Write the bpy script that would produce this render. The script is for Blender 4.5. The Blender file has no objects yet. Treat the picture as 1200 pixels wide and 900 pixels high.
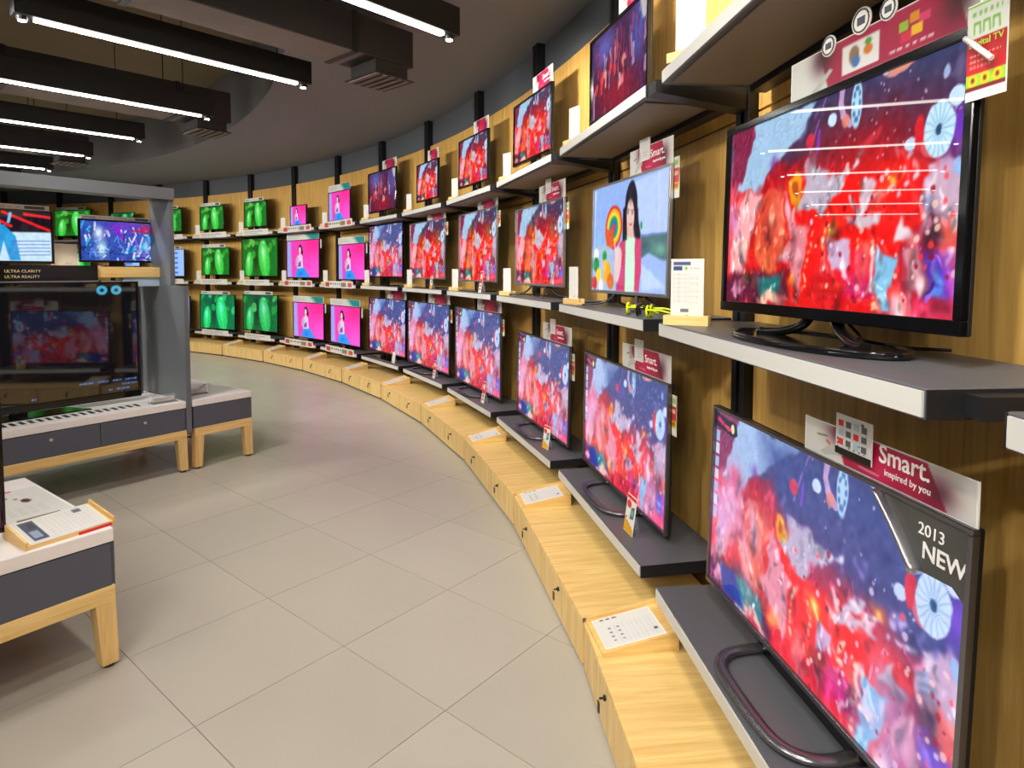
import bpy, bmesh, math, random
import numpy as np
from mathutils import Vector, Matrix
random.seed(7)
rng = np.random.default_rng(7)
SC = bpy.context.scene
COL = SC.collection
PI = math.pi
rad = math.radians

# ------------------------------------------------------------------ camera, world, exposure
EYE, FPX, HZ, PITCH = 1.54, 735.0, 319.0, rad(3.0)
cam_d = bpy.data.cameras.new('camera'); cam = bpy.data.objects.new('camera', cam_d); COL.objects.link(cam)
cam.location = (0, 0, EYE); cam.rotation_euler = (PI/2 - PITCH, 0, 0)
cam_d.sensor_width = 36.0; cam_d.lens = FPX/1200*36
cam_d.shift_y = -(450 - (HZ + FPX*math.tan(PITCH)))/1200
cam_d.clip_start = 0.05; cam_d.clip_end = 100
SC.camera = cam
W = bpy.data.worlds.new('world'); SC.world = W; W.use_nodes = True
W.node_tree.nodes['Background'].inputs[0].default_value = (0.75, 0.78, 0.85, 1)
W.node_tree.nodes['Background'].inputs[1].default_value = 0.05
vs = SC.view_settings
vs.view_transform = 'Standard'; vs.look = 'None'; vs.gamma = 1.0; vs.use_curve_mapping = False
vs.exposure = 0.0
LED_STRENGTH = 25.0
SPOT_POWER = 40.0
WASH_POWER = 105.0

# the curved wall: centre and radii of the arc (metres), bays of 5.86 degrees
CX, CY = -13.07, 0.446
R_CAB, R_SHELF, R_TV, R_WOOD, R_WALL = 13.462, 13.705, 13.87, 14.12, 14.16
BAY0, BAYSTEP = 8.4, 5.86
Z_CEIL = 3.39
Z_ROW = {'b': 0.385, 'm': 1.36, 't': 2.25}
ROWNAME = {'b': 'bottom shelf', 'm': 'middle shelf', 't': 'top shelf'}
def gap_angle(n): return rad(BAY0 + BAYSTEP*(n-1))            # boundary between bay n and bay n+1
def bay_angle(n): return rad(BAY0 + BAYSTEP*(n-1.5))
SHELF_OFF = rad(-0.5); CAB_OFF = rad(-0.3)
def polar(th, r, z=0.0): return Vector((CX + r*math.cos(th), CY + r*math.sin(th), z))
A_ANG = rad(53.5)                                              # direction of tables, tiles, lamps
ORD = ['', 'first', 'second', 'third', 'fourth', 'fifth', 'sixth', 'seventh', 'eighth', 'ninth', 'tenth', 'eleventh', 'twelfth', 'thirteenth']
def bayname(n):
    if n == 0: return 'bay next to the 2013 NEW screen'
    if n == 1: return 'bay of the 2013 NEW screen'
    if n == 2: return 'bay of the lollipop screen'
    return ORD[n-2] + ' bay past the lollipop screen'

# ------------------------------------------------------------------ materials
MATS = {}
def srgb(c):
    c = np.asarray(c, float)/255.0
    return np.where(c <= 0.04045, c/12.92, ((c+0.055)/1.055)**2.4)
def mat(name, col, rough=0.5, metal=0.0, spec=0.5, noise=None, bump=0.0, emit=None, estr=0.0, trans=0.0, ior=1.45, rnd=0.0, nscale=8.0):
    if name in MATS: return MATS[name]
    m = bpy.data.materials.new(name); m.use_nodes = True
    nt = m.node_tree; b = nt.nodes['Principled BSDF']
    lin = [float(v) for v in srgb(col)]
    b.inputs['Base Color'].default_value = (*lin, 1)
    b.inputs['Roughness'].default_value = rough; b.inputs['Metallic'].default_value = metal
    b.inputs['Specular IOR Level'].default_value = spec; b.inputs['IOR'].default_value = ior
    b.inputs['Transmission Weight'].default_value = trans
    if emit is not None:
        b.inputs['Emission Color'].default_value = (*[float(v) for v in srgb(emit)], 1); b.inputs['Emission Strength'].default_value = estr
    if noise is not None or rnd:
        tc = nt.nodes.new('ShaderNodeTexCoord')
        n = nt.nodes.new('ShaderNodeTexNoise'); n.inputs['Scale'].default_value = nscale; n.inputs['Detail'].default_value = 4
        nt.links.new(tc.outputs['Object'], n.inputs['Vector'])
        mx = nt.nodes.new('ShaderNodeMix'); mx.data_type = 'RGBA'
        k = noise or 0.0
        mx.inputs['A'].default_value = (*[v*(1-k) for v in lin], 1); mx.inputs['B'].default_value = (*[min(1, v*(1+k)) for v in lin], 1)
        nt.links.new(n.outputs['Fac'], mx.inputs['Factor'])
        out = mx.outputs['Result']
        if rnd:
            oi = nt.nodes.new('ShaderNodeObjectInfo')
            mr = nt.nodes.new('ShaderNodeMapRange'); mr.inputs['To Min'].default_value = 1-rnd; mr.inputs['To Max'].default_value = 1+rnd
            nt.links.new(oi.outputs['Random'], mr.inputs['Value'])
            vm = nt.nodes.new('ShaderNodeVectorMath'); vm.operation = 'SCALE'
            nt.links.new(out, vm.inputs[0]); nt.links.new(mr.outputs['Result'], vm.inputs['Scale'])
            out = vm.outputs['Vector']
        nt.links.new(out, b.inputs['Base Color'])
        if bump:
            bp = nt.nodes.new('ShaderNodeBump'); bp.inputs['Strength'].default_value = bump; bp.inputs['Distance'].default_value = 0.002
            nt.links.new(n.outputs['Fac'], bp.inputs['Height']); nt.links.new(bp.outputs['Normal'], b.inputs['Normal'])
    MATS[name] = m
    return m
def wood(name, c1, c2, axis=0, rough=0.4, scale=1.0):
    """oak veneer: grain stretched along one local axis"""
    if name in MATS: return MATS[name]
    m = bpy.data.materials.new(name); m.use_nodes = True
    nt = m.node_tree; b = nt.nodes['Principled BSDF']; b.inputs['Roughness'].default_value = rough
    tc = nt.nodes.new('ShaderNodeTexCoord'); mp = nt.nodes.new('ShaderNodeMapping')
    s = [28*scale]*3; s[axis] = 1.6*scale
    mp.inputs['Scale'].default_value = s
    oi = nt.nodes.new('ShaderNodeObjectInfo'); nt.links.new(oi.outputs['Random'], mp.inputs['Location'])
    n = nt.nodes.new('ShaderNodeTexNoise'); n.inputs['Scale'].default_value = 1.5; n.inputs['Detail'].default_value = 6; n.inputs['Distortion'].default_value = 0.6
    n2 = nt.nodes.new('ShaderNodeTexNoise'); n2.inputs['Scale'].default_value = 6.0; n2.inputs['Detail'].default_value = 3
    nt.links.new(tc.outputs['Object'], mp.inputs['Vector']); nt.links.new(mp.outputs['Vector'], n.inputs['Vector']); nt.links.new(mp.outputs['Vector'], n2.inputs['Vector'])
    ad = nt.nodes.new('ShaderNodeMath'); ad.operation = 'MULTIPLY_ADD'; ad.inputs[1].default_value = 0.45
    nt.links.new(n2.outputs['Fac'], ad.inputs[0]); nt.links.new(n.outputs['Fac'], ad.inputs[2])
    cr = nt.nodes.new('ShaderNodeValToRGB')
    cr.color_ramp.elements[0].position = 0.45; cr.color_ramp.elements[0].color = (*[float(v) for v in srgb(c2)], 1)
    cr.color_ramp.elements[1].position = 0.95; cr.color_ramp.elements[1].color = (*[float(v) for v in srgb(c1)], 1)
    nt.links.new(ad.outputs[0], cr.inputs['Fac']); nt.links.new(cr.outputs['Color'], b.inputs['Base Color'])
    MATS[name] = m
    return m
def attr_mat(name, emissive, strength=1.0, rough=0.12, spec=0.5):
    if name in MATS: return MATS[name]
    m = bpy.data.materials.new(name); m.use_nodes = True
    nt = m.node_tree; b = nt.nodes['Principled BSDF']
    at = nt.nodes.new('ShaderNodeAttribute'); at.attribute_name = 'Col'
    b.inputs['Roughness'].default_value = rough; b.inputs['Specular IOR Level'].default_value = spec
    if emissive:
        b.inputs['Base Color'].default_value = (0.006, 0.006, 0.008, 1)
        nt.links.new(at.outputs['Color'], b.inputs['Emission Color']); b.inputs['Emission Strength'].default_value = strength
    else:
        nt.links.new(at.outputs['Color'], b.inputs['Base Color'])
    MATS[name] = m
    return m
M_SCREEN = attr_mat('lit_screen', True, 1.12, 0.015, 0.2)
M_MIRROR = attr_mat('dark_glass_screen', True, 0.9, 0.03, 1.0)
M_PRINT = attr_mat('printed_card', False, 1.0, 0.45)
M_OAK = wood('oak_along', (246, 216, 148), (220, 180, 106), 0, 0.38)
M_OAKV = wood('oak_upright', (240, 208, 142), (212, 170, 100), 2, 0.42)
M_OAKY = wood('oak_cross', (242, 208, 136), (216, 172, 98), 1, 0.4)
M_PANEL = wood('wall_veneer', (228, 184, 104), (192, 146, 70), 2, 0.42, 0.8)
M_BLACK = mat('black_metal', (26, 27, 32), 0.45)
M_GLOSS = mat('gloss_black', (12, 12, 14), 0.12)
M_CHAR = mat('charcoal_laminate', (84, 85, 90), 0.4, noise=0.06, nscale=60)
M_EDGE = mat('pale_edge', (200, 200, 197), 0.45)
M_UNDER = mat('shelf_underside', (128, 116, 104), 0.55)
M_WHITE = mat('white_laminate', (240, 236, 236), 0.35)
M_PAPER = mat('paper', (244, 243, 240), 0.7)
M_SLATE = mat('slate_grey_paint', (84, 88, 102), 0.42, noise=0.04, nscale=40)
M_GREY = mat('grey_panel', (104, 109, 116), 0.4, noise=0.03)
M_SILVER = mat('silver_trim', (190, 190, 195), 0.28, metal=0.9)
M_DKSILVER = mat('dark_silver', (120, 118, 124), 0.25, metal=0.85)
M_TILE = mat('floor_tile', (178, 172, 160), 0.32, noise=0.05, rnd=0.035, nscale=3.0)
M_GROUT = mat('grout', (164, 160, 150), 0.8)
M_CEIL = mat('dark_ceiling_paint', (126, 126, 131), 0.85, noise=0.03)
M_SLAB = mat('concrete_slab', (120, 108, 84), 0.9, noise=0.12, nscale=2)
M_WALLG = mat('grey_wall_paint', (86, 91, 97), 0.7, noise=0.04)
M_DUCT = mat('dark_duct', (46, 44, 43), 0.6, noise=0.15, nscale=5)
M_DUCTU = mat('duct_lit_tone', (120, 109, 102), 0.7, noise=0.2, nscale=4)  # paler duct tone: light on the underside put into the colour; slats share it
M_LAMP = mat('lamp_black', (30, 31, 31), 0.5)
M_LED = mat('led_strip', (255, 255, 255), 0.5, emit=(255, 251, 243), estr=LED_STRENGTH)
M_BULB = mat('spot_bulb', (255, 255, 255), 0.5, emit=(255, 248, 232), estr=90)
M_LIME = mat('lime_plastic', (214, 236, 20), 0.35)
M_SMOKE = mat('smoked_lens', (40, 44, 34), 0.15)
M_ACRYL = mat('clear_acrylic', (235, 240, 245), 0.08, trans=0.85, ior=1.3)
M_RED = mat('red_print', (214, 40, 48), 0.5)
M_GOLD = mat('gold_print', (226, 206, 140), 0.4)
M_WTEXT = mat('white_print', (250, 248, 248), 0.5)
M_GTEXT = mat('lime_print', (180, 214, 90), 0.5)
M_CORE = mat('tv_back_plastic', (22, 22, 24), 0.4)
M_CABLE = mat('cable_rubber', (18, 18, 20), 0.5)
M_PALEBLUE = mat('pale_blue_panel', (170, 196, 220), 0.4)
M_RUBBER = mat('dark_foot', (60, 58, 58), 0.6)
M_BRASS = mat('pale_brass', (206, 196, 176), 0.35, metal=0.5)

# ------------------------------------------------------------------ object helpers
def frame(th, r, z=0.0):
    """location and rotation z: local x to the right along the wall, local y into the wall"""
    return polar(th, r, z), th - PI/2
def tag(o, label=None, cat=None, group=None, kind=None):
    if label: o['label'] = label
    if cat: o['category'] = cat
    if group: o['group'] = group
    if kind: o['kind'] = kind
    return o
def empty(name, loc, rz=0.0, label=None, cat=None, group=None):
    o = bpy.data.objects.new(name, None); COL.objects.link(o); o.empty_display_size = 0.1
    o.location = loc; o.rotation_euler = (0, 0, rz)
    return tag(o, label, cat, group)
def link(name, me, m=None, parent=None, loc=(0, 0, 0), rot=(0, 0, 0), scale=(1, 1, 1)):
    o = bpy.data.objects.new(name, me); COL.objects.link(o)
    if m is not None and len(me.materials) == 0: me.materials.append(m)
    o.parent = parent; o.location = loc; o.rotation_euler = rot; o.scale = scale
    return o
class MB:
    def __init__(s): s.v = []; s.f = []; s.sm = []
    def add(s, vs, fs, smooth=False):
        b = len(s.v); s.v += [tuple(v) for v in vs]; s.f += [tuple(b+i for i in f) for f in fs]; s.sm += [smooth]*len(fs); return s
    def box(s, x0, x1, y0, y1, z0, z1):
        vs = [(x0,y0,z0),(x1,y0,z0),(x1,y1,z0),(x0,y1,z0),(x0,y0,z1),(x1,y0,z1),(x1,y1,z1),(x0,y1,z1)]
        return s.add(vs, [(0,3,2,1),(4,5,6,7),(0,1,5,4),(1,2,6,5),(2,3,7,6),(3,0,4,7)])
    def hexa(s, bot, top):
        """eight corners: bottom four counter-clockwise, top four"""
        return s.add(list(bot)+list(top), [(0,3,2,1),(4,5,6,7),(0,1,5,4),(1,2,6,5),(2,3,7,6),(3,0,4,7)])
    def prism(s, pts, d0, d1, plane='xz'):
        n = len(pts)
        if plane == 'xz': mk = lambda p, d: (p[0], d, p[1])
        elif plane == 'yz': mk = lambda p, d: (d, p[0], p[1])
        else: mk = lambda p, d: (p[0], p[1], d)
        vs = [mk(p, d0) for p in pts] + [mk(p, d1) for p in pts]
        return s.add(vs, [tuple(range(n))[::-1], tuple(range(n, 2*n))] + [(i, (i+1)%n, n+(i+1)%n, n+i) for i in range(n)])
    def tube(s, path, r, seg=8, flat=None, closed=False):
        P = [Vector(p) for p in path]; n = len(P); rings = []
        up0 = Vector((0, 0, 1))
        for i, p in enumerate(P):
            if closed: t = (P[(i+1) % n] - P[i-1])
            else: t = (P[min(i+1, n-1)] - P[max(i-1, 0)])
            t.normalize()
            u = up0 if abs(t.z) < 0.95 else Vector((0, 1, 0))
            a = t.cross(u).normalized(); c = a.cross(t).normalized()
            ra, rc = (r, r) if flat is None else (r, flat)
            rings.append([p + a*math.cos(2*PI*k/seg)*ra + c*math.sin(2*PI*k/seg)*rc for k in range(seg)])
        vs = [q for ring in rings for q in ring]; fs = []
        for i in range(n if closed else n-1):
            j = (i+1) % n
            for k in range(seg):
                fs.append((i*seg+k, i*seg+(k+1)%seg, j*seg+(k+1)%seg, j*seg+k))
        s.add(vs, fs, True)
        if not closed:
            b = len(s.v) - n*seg
            s.f += [tuple(b+k for k in range(seg))[::-1], tuple(b+(n-1)*seg+k for k in range(seg))]; s.sm += [False, False]
        return s
    def disc(s, c, rx, ry, h, seg=20, plane='xy'):
        pts = [(math.cos(2*PI*k/seg)*rx, math.sin(2*PI*k/seg)*ry) for k in range(seg)]
        if plane == 'xy': return s.prism([(c[0]+a, c[1]+b) for a, b in pts], c[2], c[2]+h, 'xy')
        return s.prism([(c[0]+a, c[2]+b) for a, b in pts], c[1], c[1]+h, 'xz')
    def mesh(s, name, bevel=0.0, seg=1):
        me = bpy.data.meshes.new(name); me.from_pydata(s.v, [], s.f)
        bm = bmesh.new(); bm.from_mesh(me)
        for f, q in zip(bm.faces, s.sm): f.smooth = q
        bmesh.ops.recalc_face_normals(bm, faces=bm.faces)
        if bevel: bmesh.ops.bevel(bm, geom=list(bm.edges), offset=bevel, segments=seg, affect='EDGES', profile=0.5)
        bm.to_mesh(me); bm.free()
        return me
    def build(s, name, m, parent=None, loc=(0, 0, 0), rz=0.0, bevel=0.0, seg=1, rot=None):
        return link(name, s.mesh(name, bevel, seg), m, parent, loc, rot if rot is not None else (0, 0, rz))
def bx(name, m, parent, x0, x1, y0, y1, z0, z1, bevel=0.0):
    return MB().box(x0, x1, y0, y1, z0, z1).build(name, m, parent, bevel=bevel)
def text(name, s, size, m, parent, loc, rot=(PI/2, 0, 0), ext=0.0006, shear=0.0, align='LEFT', bold=0.0):
    c = bpy.data.curves.new(name, 'FONT'); c.body = s; c.size = size; c.extrude = ext; c.shear = shear; c.align_x = align; c.offset = bold
    c.resolution_u = 3
    c.materials.append(m)
    tmp = bpy.data.objects.new(name, c); COL.objects.link(tmp)
    me = bpy.data.meshes.new_from_object(tmp.evaluated_get(bpy.context.evaluated_depsgraph_get()))
    bpy.data.objects.remove(tmp); me.name = name
    if not me.materials: me.materials.append(m)
    return link(name, me, None, parent, loc, rot)

# ------------------------------------------------------------------ painting flat pictures (screens, prints) as vertex colours
class Cv:
    """a small picture; coordinates u (0..1 left to right) and v (0..1 top to bottom)"""
    def __init__(s, w, h, bg=(0, 0, 0), asp=16/9):
        s.w, s.h, s.asp = w, h, asp
        u, v = np.meshgrid(np.linspace(0, 1, w), np.linspace(0, 1, h)); s.u, s.v = u, v
        s.x, s.y = u*asp, v
        s.px = 1.0/h
        s.c = np.ones((h, w, 3))*np.array(bg, float)
    def field(s, cells):
        n = rng.standard_normal((cells+2, cells*2+2))
        yy = s.v*cells; xx = s.u*cells*2; i, j = yy.astype(int), xx.astype(int); fy, fx = yy-i, xx-j
        fy = fy*fy*(3-2*fy); fx = fx*fx*(3-2*fx); i1, j1 = np.minimum(i+1, cells+1), np.minimum(j+1, cells*2+1)
        return n[i, j]*(1-fy)*(1-fx)+n[i1, j]*fy*(1-fx)+n[i, j1]*(1-fy)*fx+n[i1, j1]*fy*fx
    def warp(s, *steps):
        s.x, s.y = s.u*s.asp, s.v.copy()
        for amp, cells in steps: s.x = s.x+s.field(cells)*amp; s.y = s.y+s.field(cells)*amp
        return s
    def strokes(s, n, box, lo, hi, bright=(.45, 1.7), ang=None, a=.55):
        for k in range(n):
            u, v = rng.uniform(box[0], box[2]), rng.uniform(box[1], box[3])
            col = s.c[min(s.h-1, int(v*s.h)), min(s.w-1, int(u*s.w))]
            f = rng.uniform(*bright); col = np.clip(col*f+(rng.uniform(0, 60) if f > 1.2 else 0), 0, 255)
            r = rng.uniform(lo, hi); s.ell((u, v), r*.4, r*rng.uniform(.8, 2.2), col, a, 0, rng.uniform(-.6, .6) if ang is None else ang+rng.uniform(-.3, .3))
        return s
    def put(s, m, col, a=1.0):
        m = np.clip(m, 0, 1)[..., None]*a
        s.c = s.c*(1-m) + np.asarray(col, float)*m; return s
    def ell(s, c, rx, ry, col, a=1.0, soft=0.0, ang=0.0):
        dx, dy = s.x-c[0]*s.asp, s.y-c[1]; ca, sa = math.cos(ang), math.sin(ang)
        X, Y = dx*ca+dy*sa, -dx*sa+dy*ca; rx = rx*s.asp
        d = np.sqrt((X/rx)**2+(Y/ry)**2)
        if soft: m = np.exp(-(d**2)*2.0)
        else: m = 0.5+(1-d)*min(rx, ry)/s.px
        return s.put(m, col, a)
    def _in(s, P):
        X = [p[0]*s.asp for p in P]; Y = [p[1] for p in P]; n = len(P)
        ins = np.zeros(s.x.shape, bool); d = np.full(s.x.shape, 1e9)
        for i in range(n):
            x0, y0, x1, y1 = X[i], Y[i], X[(i+1)%n], Y[(i+1)%n]
            if y0 != y1:
                ins ^= ((y0 > s.y) != (y1 > s.y)) & (s.x < (x1-x0)*(s.y-y0)/(y1-y0)+x0)
            L = (x1-x0)**2+(y1-y0)**2+1e-12
            t = np.clip(((s.x-x0)*(x1-x0)+(s.y-y0)*(y1-y0))/L, 0, 1)
            d = np.minimum(d, np.hypot(s.x-x0-t*(x1-x0), s.y-y0-t*(y1-y0)))
        return np.where(ins, d, -d)
    def poly(s, P, col, a=1.0, soft=0.0, stripe=None):
        d = s._in(P); m = 0.5 + d/(s.px if not soft else soft)
        m = np.clip(m, 0, 1)
        if stripe is not None:
            k, ang, lo = stripe
            w = 0.5+0.5*np.sin((s.x*math.cos(ang)+s.y*math.sin(ang))*k)
            return s.put(m, np.asarray(col)*(1-(1-lo)*w[..., None]), a)
        return s.put(m, col, a)
    def line(s, P, wid, col, a=1.0, dash=0):
        for i in range(len(P)-1):
            x0, y0, x1, y1 = P[i][0]*s.asp, P[i][1], P[i+1][0]*s.asp, P[i+1][1]
            L = (x1-x0)**2+(y1-y0)**2+1e-12
            t = ((s.x-x0)*(x1-x0)+(s.y-y0)*(y1-y0))/L; tc = np.clip(t, 0, 1)
            d = np.hypot(s.x-x0-tc*(x1-x0), s.y-y0-tc*(y1-y0))
            m = np.clip(0.5+(wid/2-d)/s.px, 0, 1)
            if dash: m = m*(np.sin(tc*math.sqrt(L)*dash) > -0.25)
            s.put(m, col, a)
        return s
    def blur(s, n=1):
        for _ in range(n):
            p = np.pad(s.c, ((1, 1), (1, 1), (0, 0)), 'edge')
            s.c = (p[:-2, 1:-1]+p[2:, 1:-1]+p[1:-1, :-2]+p[1:-1, 2:]+2*p[1:-1, 1:-1])/6
        return s
    def rect(s, u0, v0, u1, v1, col, a=1.0): return s.put(((s.u >= u0) & (s.u <= u1) & (s.v >= v0) & (s.v <= v1)).astype(float), col, a)
    def noise(s, amp, cells=24):
        n = rng.standard_normal((cells, cells*2))
        yy = (s.v*(cells-2)); xx = (s.u*(cells*2-2)); i, j = yy.astype(int), xx.astype(int); fy, fx = yy-i, xx-j
        v = n[i, j]*(1-fy)*(1-fx)+n[i+1, j]*fy*(1-fx)+n[i, j+1]*(1-fy)*fx+n[i+1, j+1]*fy*fx
        s.c = np.clip(s.c+(v*amp)[..., None], 0, 255); return s
    def mesh(s, name, gain=1.0):
        me = bpy.data.meshes.new(name); w, h = s.w, s.h
        X = (s.u-0.5).ravel(); Z = (1-s.v).ravel()
        co = np.zeros((w*h, 3)); co[:, 0] = X; co[:, 2] = Z
        idx = np.arange(w*h).reshape(h, w)
        q = np.stack([idx[1:, :-1], idx[1:, 1:], idx[:-1, 1:], idx[:-1, :-1]], -1).reshape(-1, 4)
        me.vertices.add(w*h); me.vertices.foreach_set('co', co.ravel())
        me.loops.add(len(q)*4); me.loops.foreach_set('vertex_index', q.ravel().astype(np.int32))
        me.polygons.add(len(q)); me.polygons.foreach_set('loop_start', np.arange(0, len(q)*4, 4, dtype=np.int32))
        try: me.polygons.foreach_set('loop_total', np.full(len(q), 4, np.int32))
        except Exception: pass
        me.update(calc_edges=True); me.validate()
        at = me.color_attributes.new('Col', 'FLOAT_COLOR', 'POINT')
        col = np.ones((w*h, 4)); col[:, :3] = srgb(np.clip(s.c, 0, 255).reshape(-1, 3))*gain
        at.data.foreach_set('color', col.ravel().astype(np.float32))
        return me
def homography(src):
    """maps picture pixels of a photographed screen (corners TL, TR, BR, BL) to u, v"""
    dst = [(0, 0), (1, 0), (1, 1), (0, 1)]; A = []; b = []
    for (x, y), (u, v) in zip(src, dst):
        A += [[x, y, 1, 0, 0, 0, -u*x, -u*y], [0, 0, 0, x, y, 1, -v*x, -v*y]]; b += [u, v]
    h = np.append(np.linalg.solve(np.array(A), np.array(b)), 1).reshape(3, 3)
    def f(x, y):
        q = h @ np.array([x, y, 1.0]); return (q[0]/q[2], q[1]/q[2])
    return f

def paint_concert(w, h, pink=False, plain=False):
    H = homography([(858, 158), (1140, 35), (1112, 385), (850, 355)])
    a = lambda x, y: H(840+x/3.75, 20+y/3.75)
    b = lambda x, y: H(830+x/3.75, 190+y/3.75)
    pa = lambda *P: [a(*p) for p in P]
    pb = lambda *P: [b(*p) for p in P]
    c = Cv(w, h, (56, 64, 102)).warp((.018, 7), (.009, 16), (.005, 34))
    c.ell(a(250, 300), .35, .5, (40, 30, 70), .8, 1)
    c.ell(a(650, 560), .45, .26, (112, 22, 40), .95, 1)
    c.poly(pb((40, 700), (40, 150), (300, 40), (620, 60), (860, -40), (980, 60), (1000, 300), (1120, 400), (1120, 760)), (236, 14, 12), .95, .12)
    c.ell(b(580, 250), .36, .42, (255, 16, 4), .9, 1)
    c.ell(b(80, 260), .16, .5, (238, 100, 120), .85, 1)
    c.poly(pa((75, 500), (175, 485), (135, 700), (55, 770)), (176, 40, 84), .9, .03, (260, .6, .55))
    c.poly(pa((170, 470), (440, 352), (335, 520), (250, 640), (200, 700), (175, 800), (150, 770), (95, 770), (150, 560)), (176, 214, 248), 1, .012, (420, 1.2, .8))
    c.poly(pb((290, 0), (400, 0), (330, 150), (250, 280), (180, 380), (150, 250), (220, 120)), (176, 12, 24), .9, .05)
    c.ell(a(235, 640), .03, .05, (120, 60, 160), .8, 1)
    c.poly(pb((165, 130), (225, 165), (200, 290), (160, 420), (130, 520), (85, 480), (110, 300)), (248, 176, 178), .95, .04)
    c.ell(b(110, 260), .05, .12, (214, 150, 216), .8, 1)
    c.ell(b(255, 330), .075, .25, (222, 74, 50), .95, 0)
    c.ell(b(300, 230), .05, .16, (240, 120, 90), .8, 1)
    c.ell(b(240, 445), .065, .1, (242, 112, 62), .95, 1)
    c.poly(pb((330, 150), (385, 290), (415, 300), (400, 520), (385, 600), (330, 490), (290, 420), (335, 330)), (236, 146, 156), .95, .02, (400, .9, .92))
    c.poly(pb((60, 500), (150, 500), (200, 470), (320, 520), (330, 640), (60, 640)), (78, 22, 56), .85, .05)
    c.poly(pb((190, 510), (290, 515), (310, 600), (200, 600)), (28, 116, 112), .95, .02)
    c.poly(pb((190, 605), (260, 572), (330, 632), (190, 634)), (252, 200, 170), .95, .02)
    c.poly(pb((112, 548), (142, 575), (112, 607), (84, 580)), (242, 156, 190), 1, .01)
    c.ell(b(345, 545), .03, .05, (255, 170, 30), .8, 1)
    if pink:
        c.poly([(.3, .02), (1.02, -.02), (1.02, .62), (.8, .5), (.58, .46), (.36, .3)], (58, 64, 124), .88, .2)
        c.ell((.52, .42), .16, .12, (120, 30, 84), .6, 1, .4)
        for u, v, rx, ry, col, an in ((.1, .45, .05, .26, (240, 150, 190), .35), (.17, .58, .06, .24, (196, 60, 84), .3), (.06, .66, .04, .2, (206, 160, 220), .2), (.23, .7, .045, .22, (244, 176, 190), -.35), (.27, .52, .03, .16, (220, 190, 226), -.3), (.14, .33, .06, .1, (226, 50, 80), .5), (.84, .78, .05, .26, (214, 176, 224), -.45), (.92, .86, .05, .2, (240, 150, 170), -.2), (.76, .9, .05, .16, (226, 110, 150), .1), (.84, .95, .04, .12, (60, 48, 120), 0)):
            c.ell((u, v), rx, ry, col, .8, 1, an)
    c.poly(pb((410, 10), (500, 30), (600, 55), (540, 150), (470, 242), (360, 200), (410, 130)), (206, 202, 222), .95, .012, (400, 1.3, .8))
    c.line(pb((560, 130), (640, 20), (650, -60)), .012, (222, 214, 226), .8, 180)
    c.ell(b(370, 125), .026, .075, (236, 150, 18), 1)
    c.ell(b(370, 125), .012, .03, (180, 60, 20), .9)
    c.poly(pb((690, 88), (732, 108), (705, 190), (668, 236), (775, 205), (690, 310), (600, 292), (575, 240), (620, 265), (660, 190)), (222, 208, 222), .95, .01, (380, .8, .85))
    c.line(pb((700, 185), (790, 110)), .016, (235, 220, 225)); c.line(pb((612, 170), (620, 240)), .02, (230, 215, 225))
    for p, q in (((960, 60), (815, 150)), ((880, 0), (822, 84)), ((640, 20), (560, 110))): c.line(pb(p, q), .022, (220, 226, 240), .95, 110)
    for q, r in ((b(525, 310), .035), (b(782, 95), .022)):
        c.ell(q, r*1.2, r*2, (255, 120, 10), .8, 1); c.ell(q, r*.5, r*.9, (255, 240, 90), 1, 1)
    for p, q in (((432, 310), (414, 535)), ((494, 310), (487, 470)), ((636, 380), (625, 485)), ((694, 385), (690, 685))):
        c.line(pb(p, q), .016, (255, 236, 170), .95, 160)
    c.poly(pb((515, 345), (606, 365), (606, 440), (520, 478)), (216, 190, 226), .95, .012, (400, .6, .9))
    c.poly(pb((560, 470), (690, 470), (690, 590), (560, 600)), (196, 22, 128), .75, .06)
    c.poly(pb((430, 560), (470, 480), (540, 500), (560, 650), (440, 650)), (200, 10, 14), .8, .04)
    c.poly(pb((710, 400), (802, 420), (792, 520), (752, 600), (742, 695), (704, 688)), (132, 206, 246), .97, .012, (420, 1.4, .9))
    c.line(pb((640, 610), (690, 500), (705, 380)), .014, (244, 224, 214), .9)
    c.poly(pb((800, 325), (832, 240), (836, 310), (885, 352), (830, 372), (790, 350)), (230, 222, 232), .97, .01)
    c.poly(pb((880, 320), (1000, 260), (1095, 280), (1090, 460), (1060, 640), (920, 640), (830, 620), (810, 420)), (150, 30, 70), .85, .05)
    c.ell(b(1030, 180), .075, .16, (208, 176, 198), .95, 0)
    c.poly(pb((900, 190), (960, 130), (985, 190), (950, 280), (920, 210)), (176, 190, 230), .9, .02, (200, .9, .6))
    c.ell(b(975, 340), .05, .11, (58, 18, 34), .95, 1)
    c.poly(pb((1000, 270), (1090, 285), (1085, 450), (1060, 610), (1015, 430)), (230, 84, 66), .9, .03)
    c.poly(pb((935, 420), (1040, 430), (1105, 480), (1095, 605), (915, 605)), (76, 48, 196), .92, .04)
    c.poly(pb((955, 505), (1000, 515), (1000, 560), (950, 552)), (96, 158, 250), 1, .01); c.poly(pb((950, 570), (995, 575), (995, 612), (945, 608)), (80, 140, 240), 1, .01)
    c.ell(b(1045, 560), .03, .12, (236, 90, 200), .8, 1)
    c.poly(pb((830, 430), (905, 395), (930, 600), (850, 605)), (222, 136, 148), .95, .015, (90, .1, .6))
    c.poly(pb((830, 640), (960, 630), (1070, 660), (1060, 735), (850, 705)), (250, 64, 112), .9, .05)
    c.ell(b(790, 655), .035, .09, (252, 236, 240), .95, 1)
    c.strokes(420 if w > 200 else 150, (0, .3, 1, 1), .006, .026); c.strokes(70, (.35, .02, 1, .35), .01, .04, (.75, 1.25), .9, .4)
    c.blur(2 if w > 200 else 1)
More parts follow.
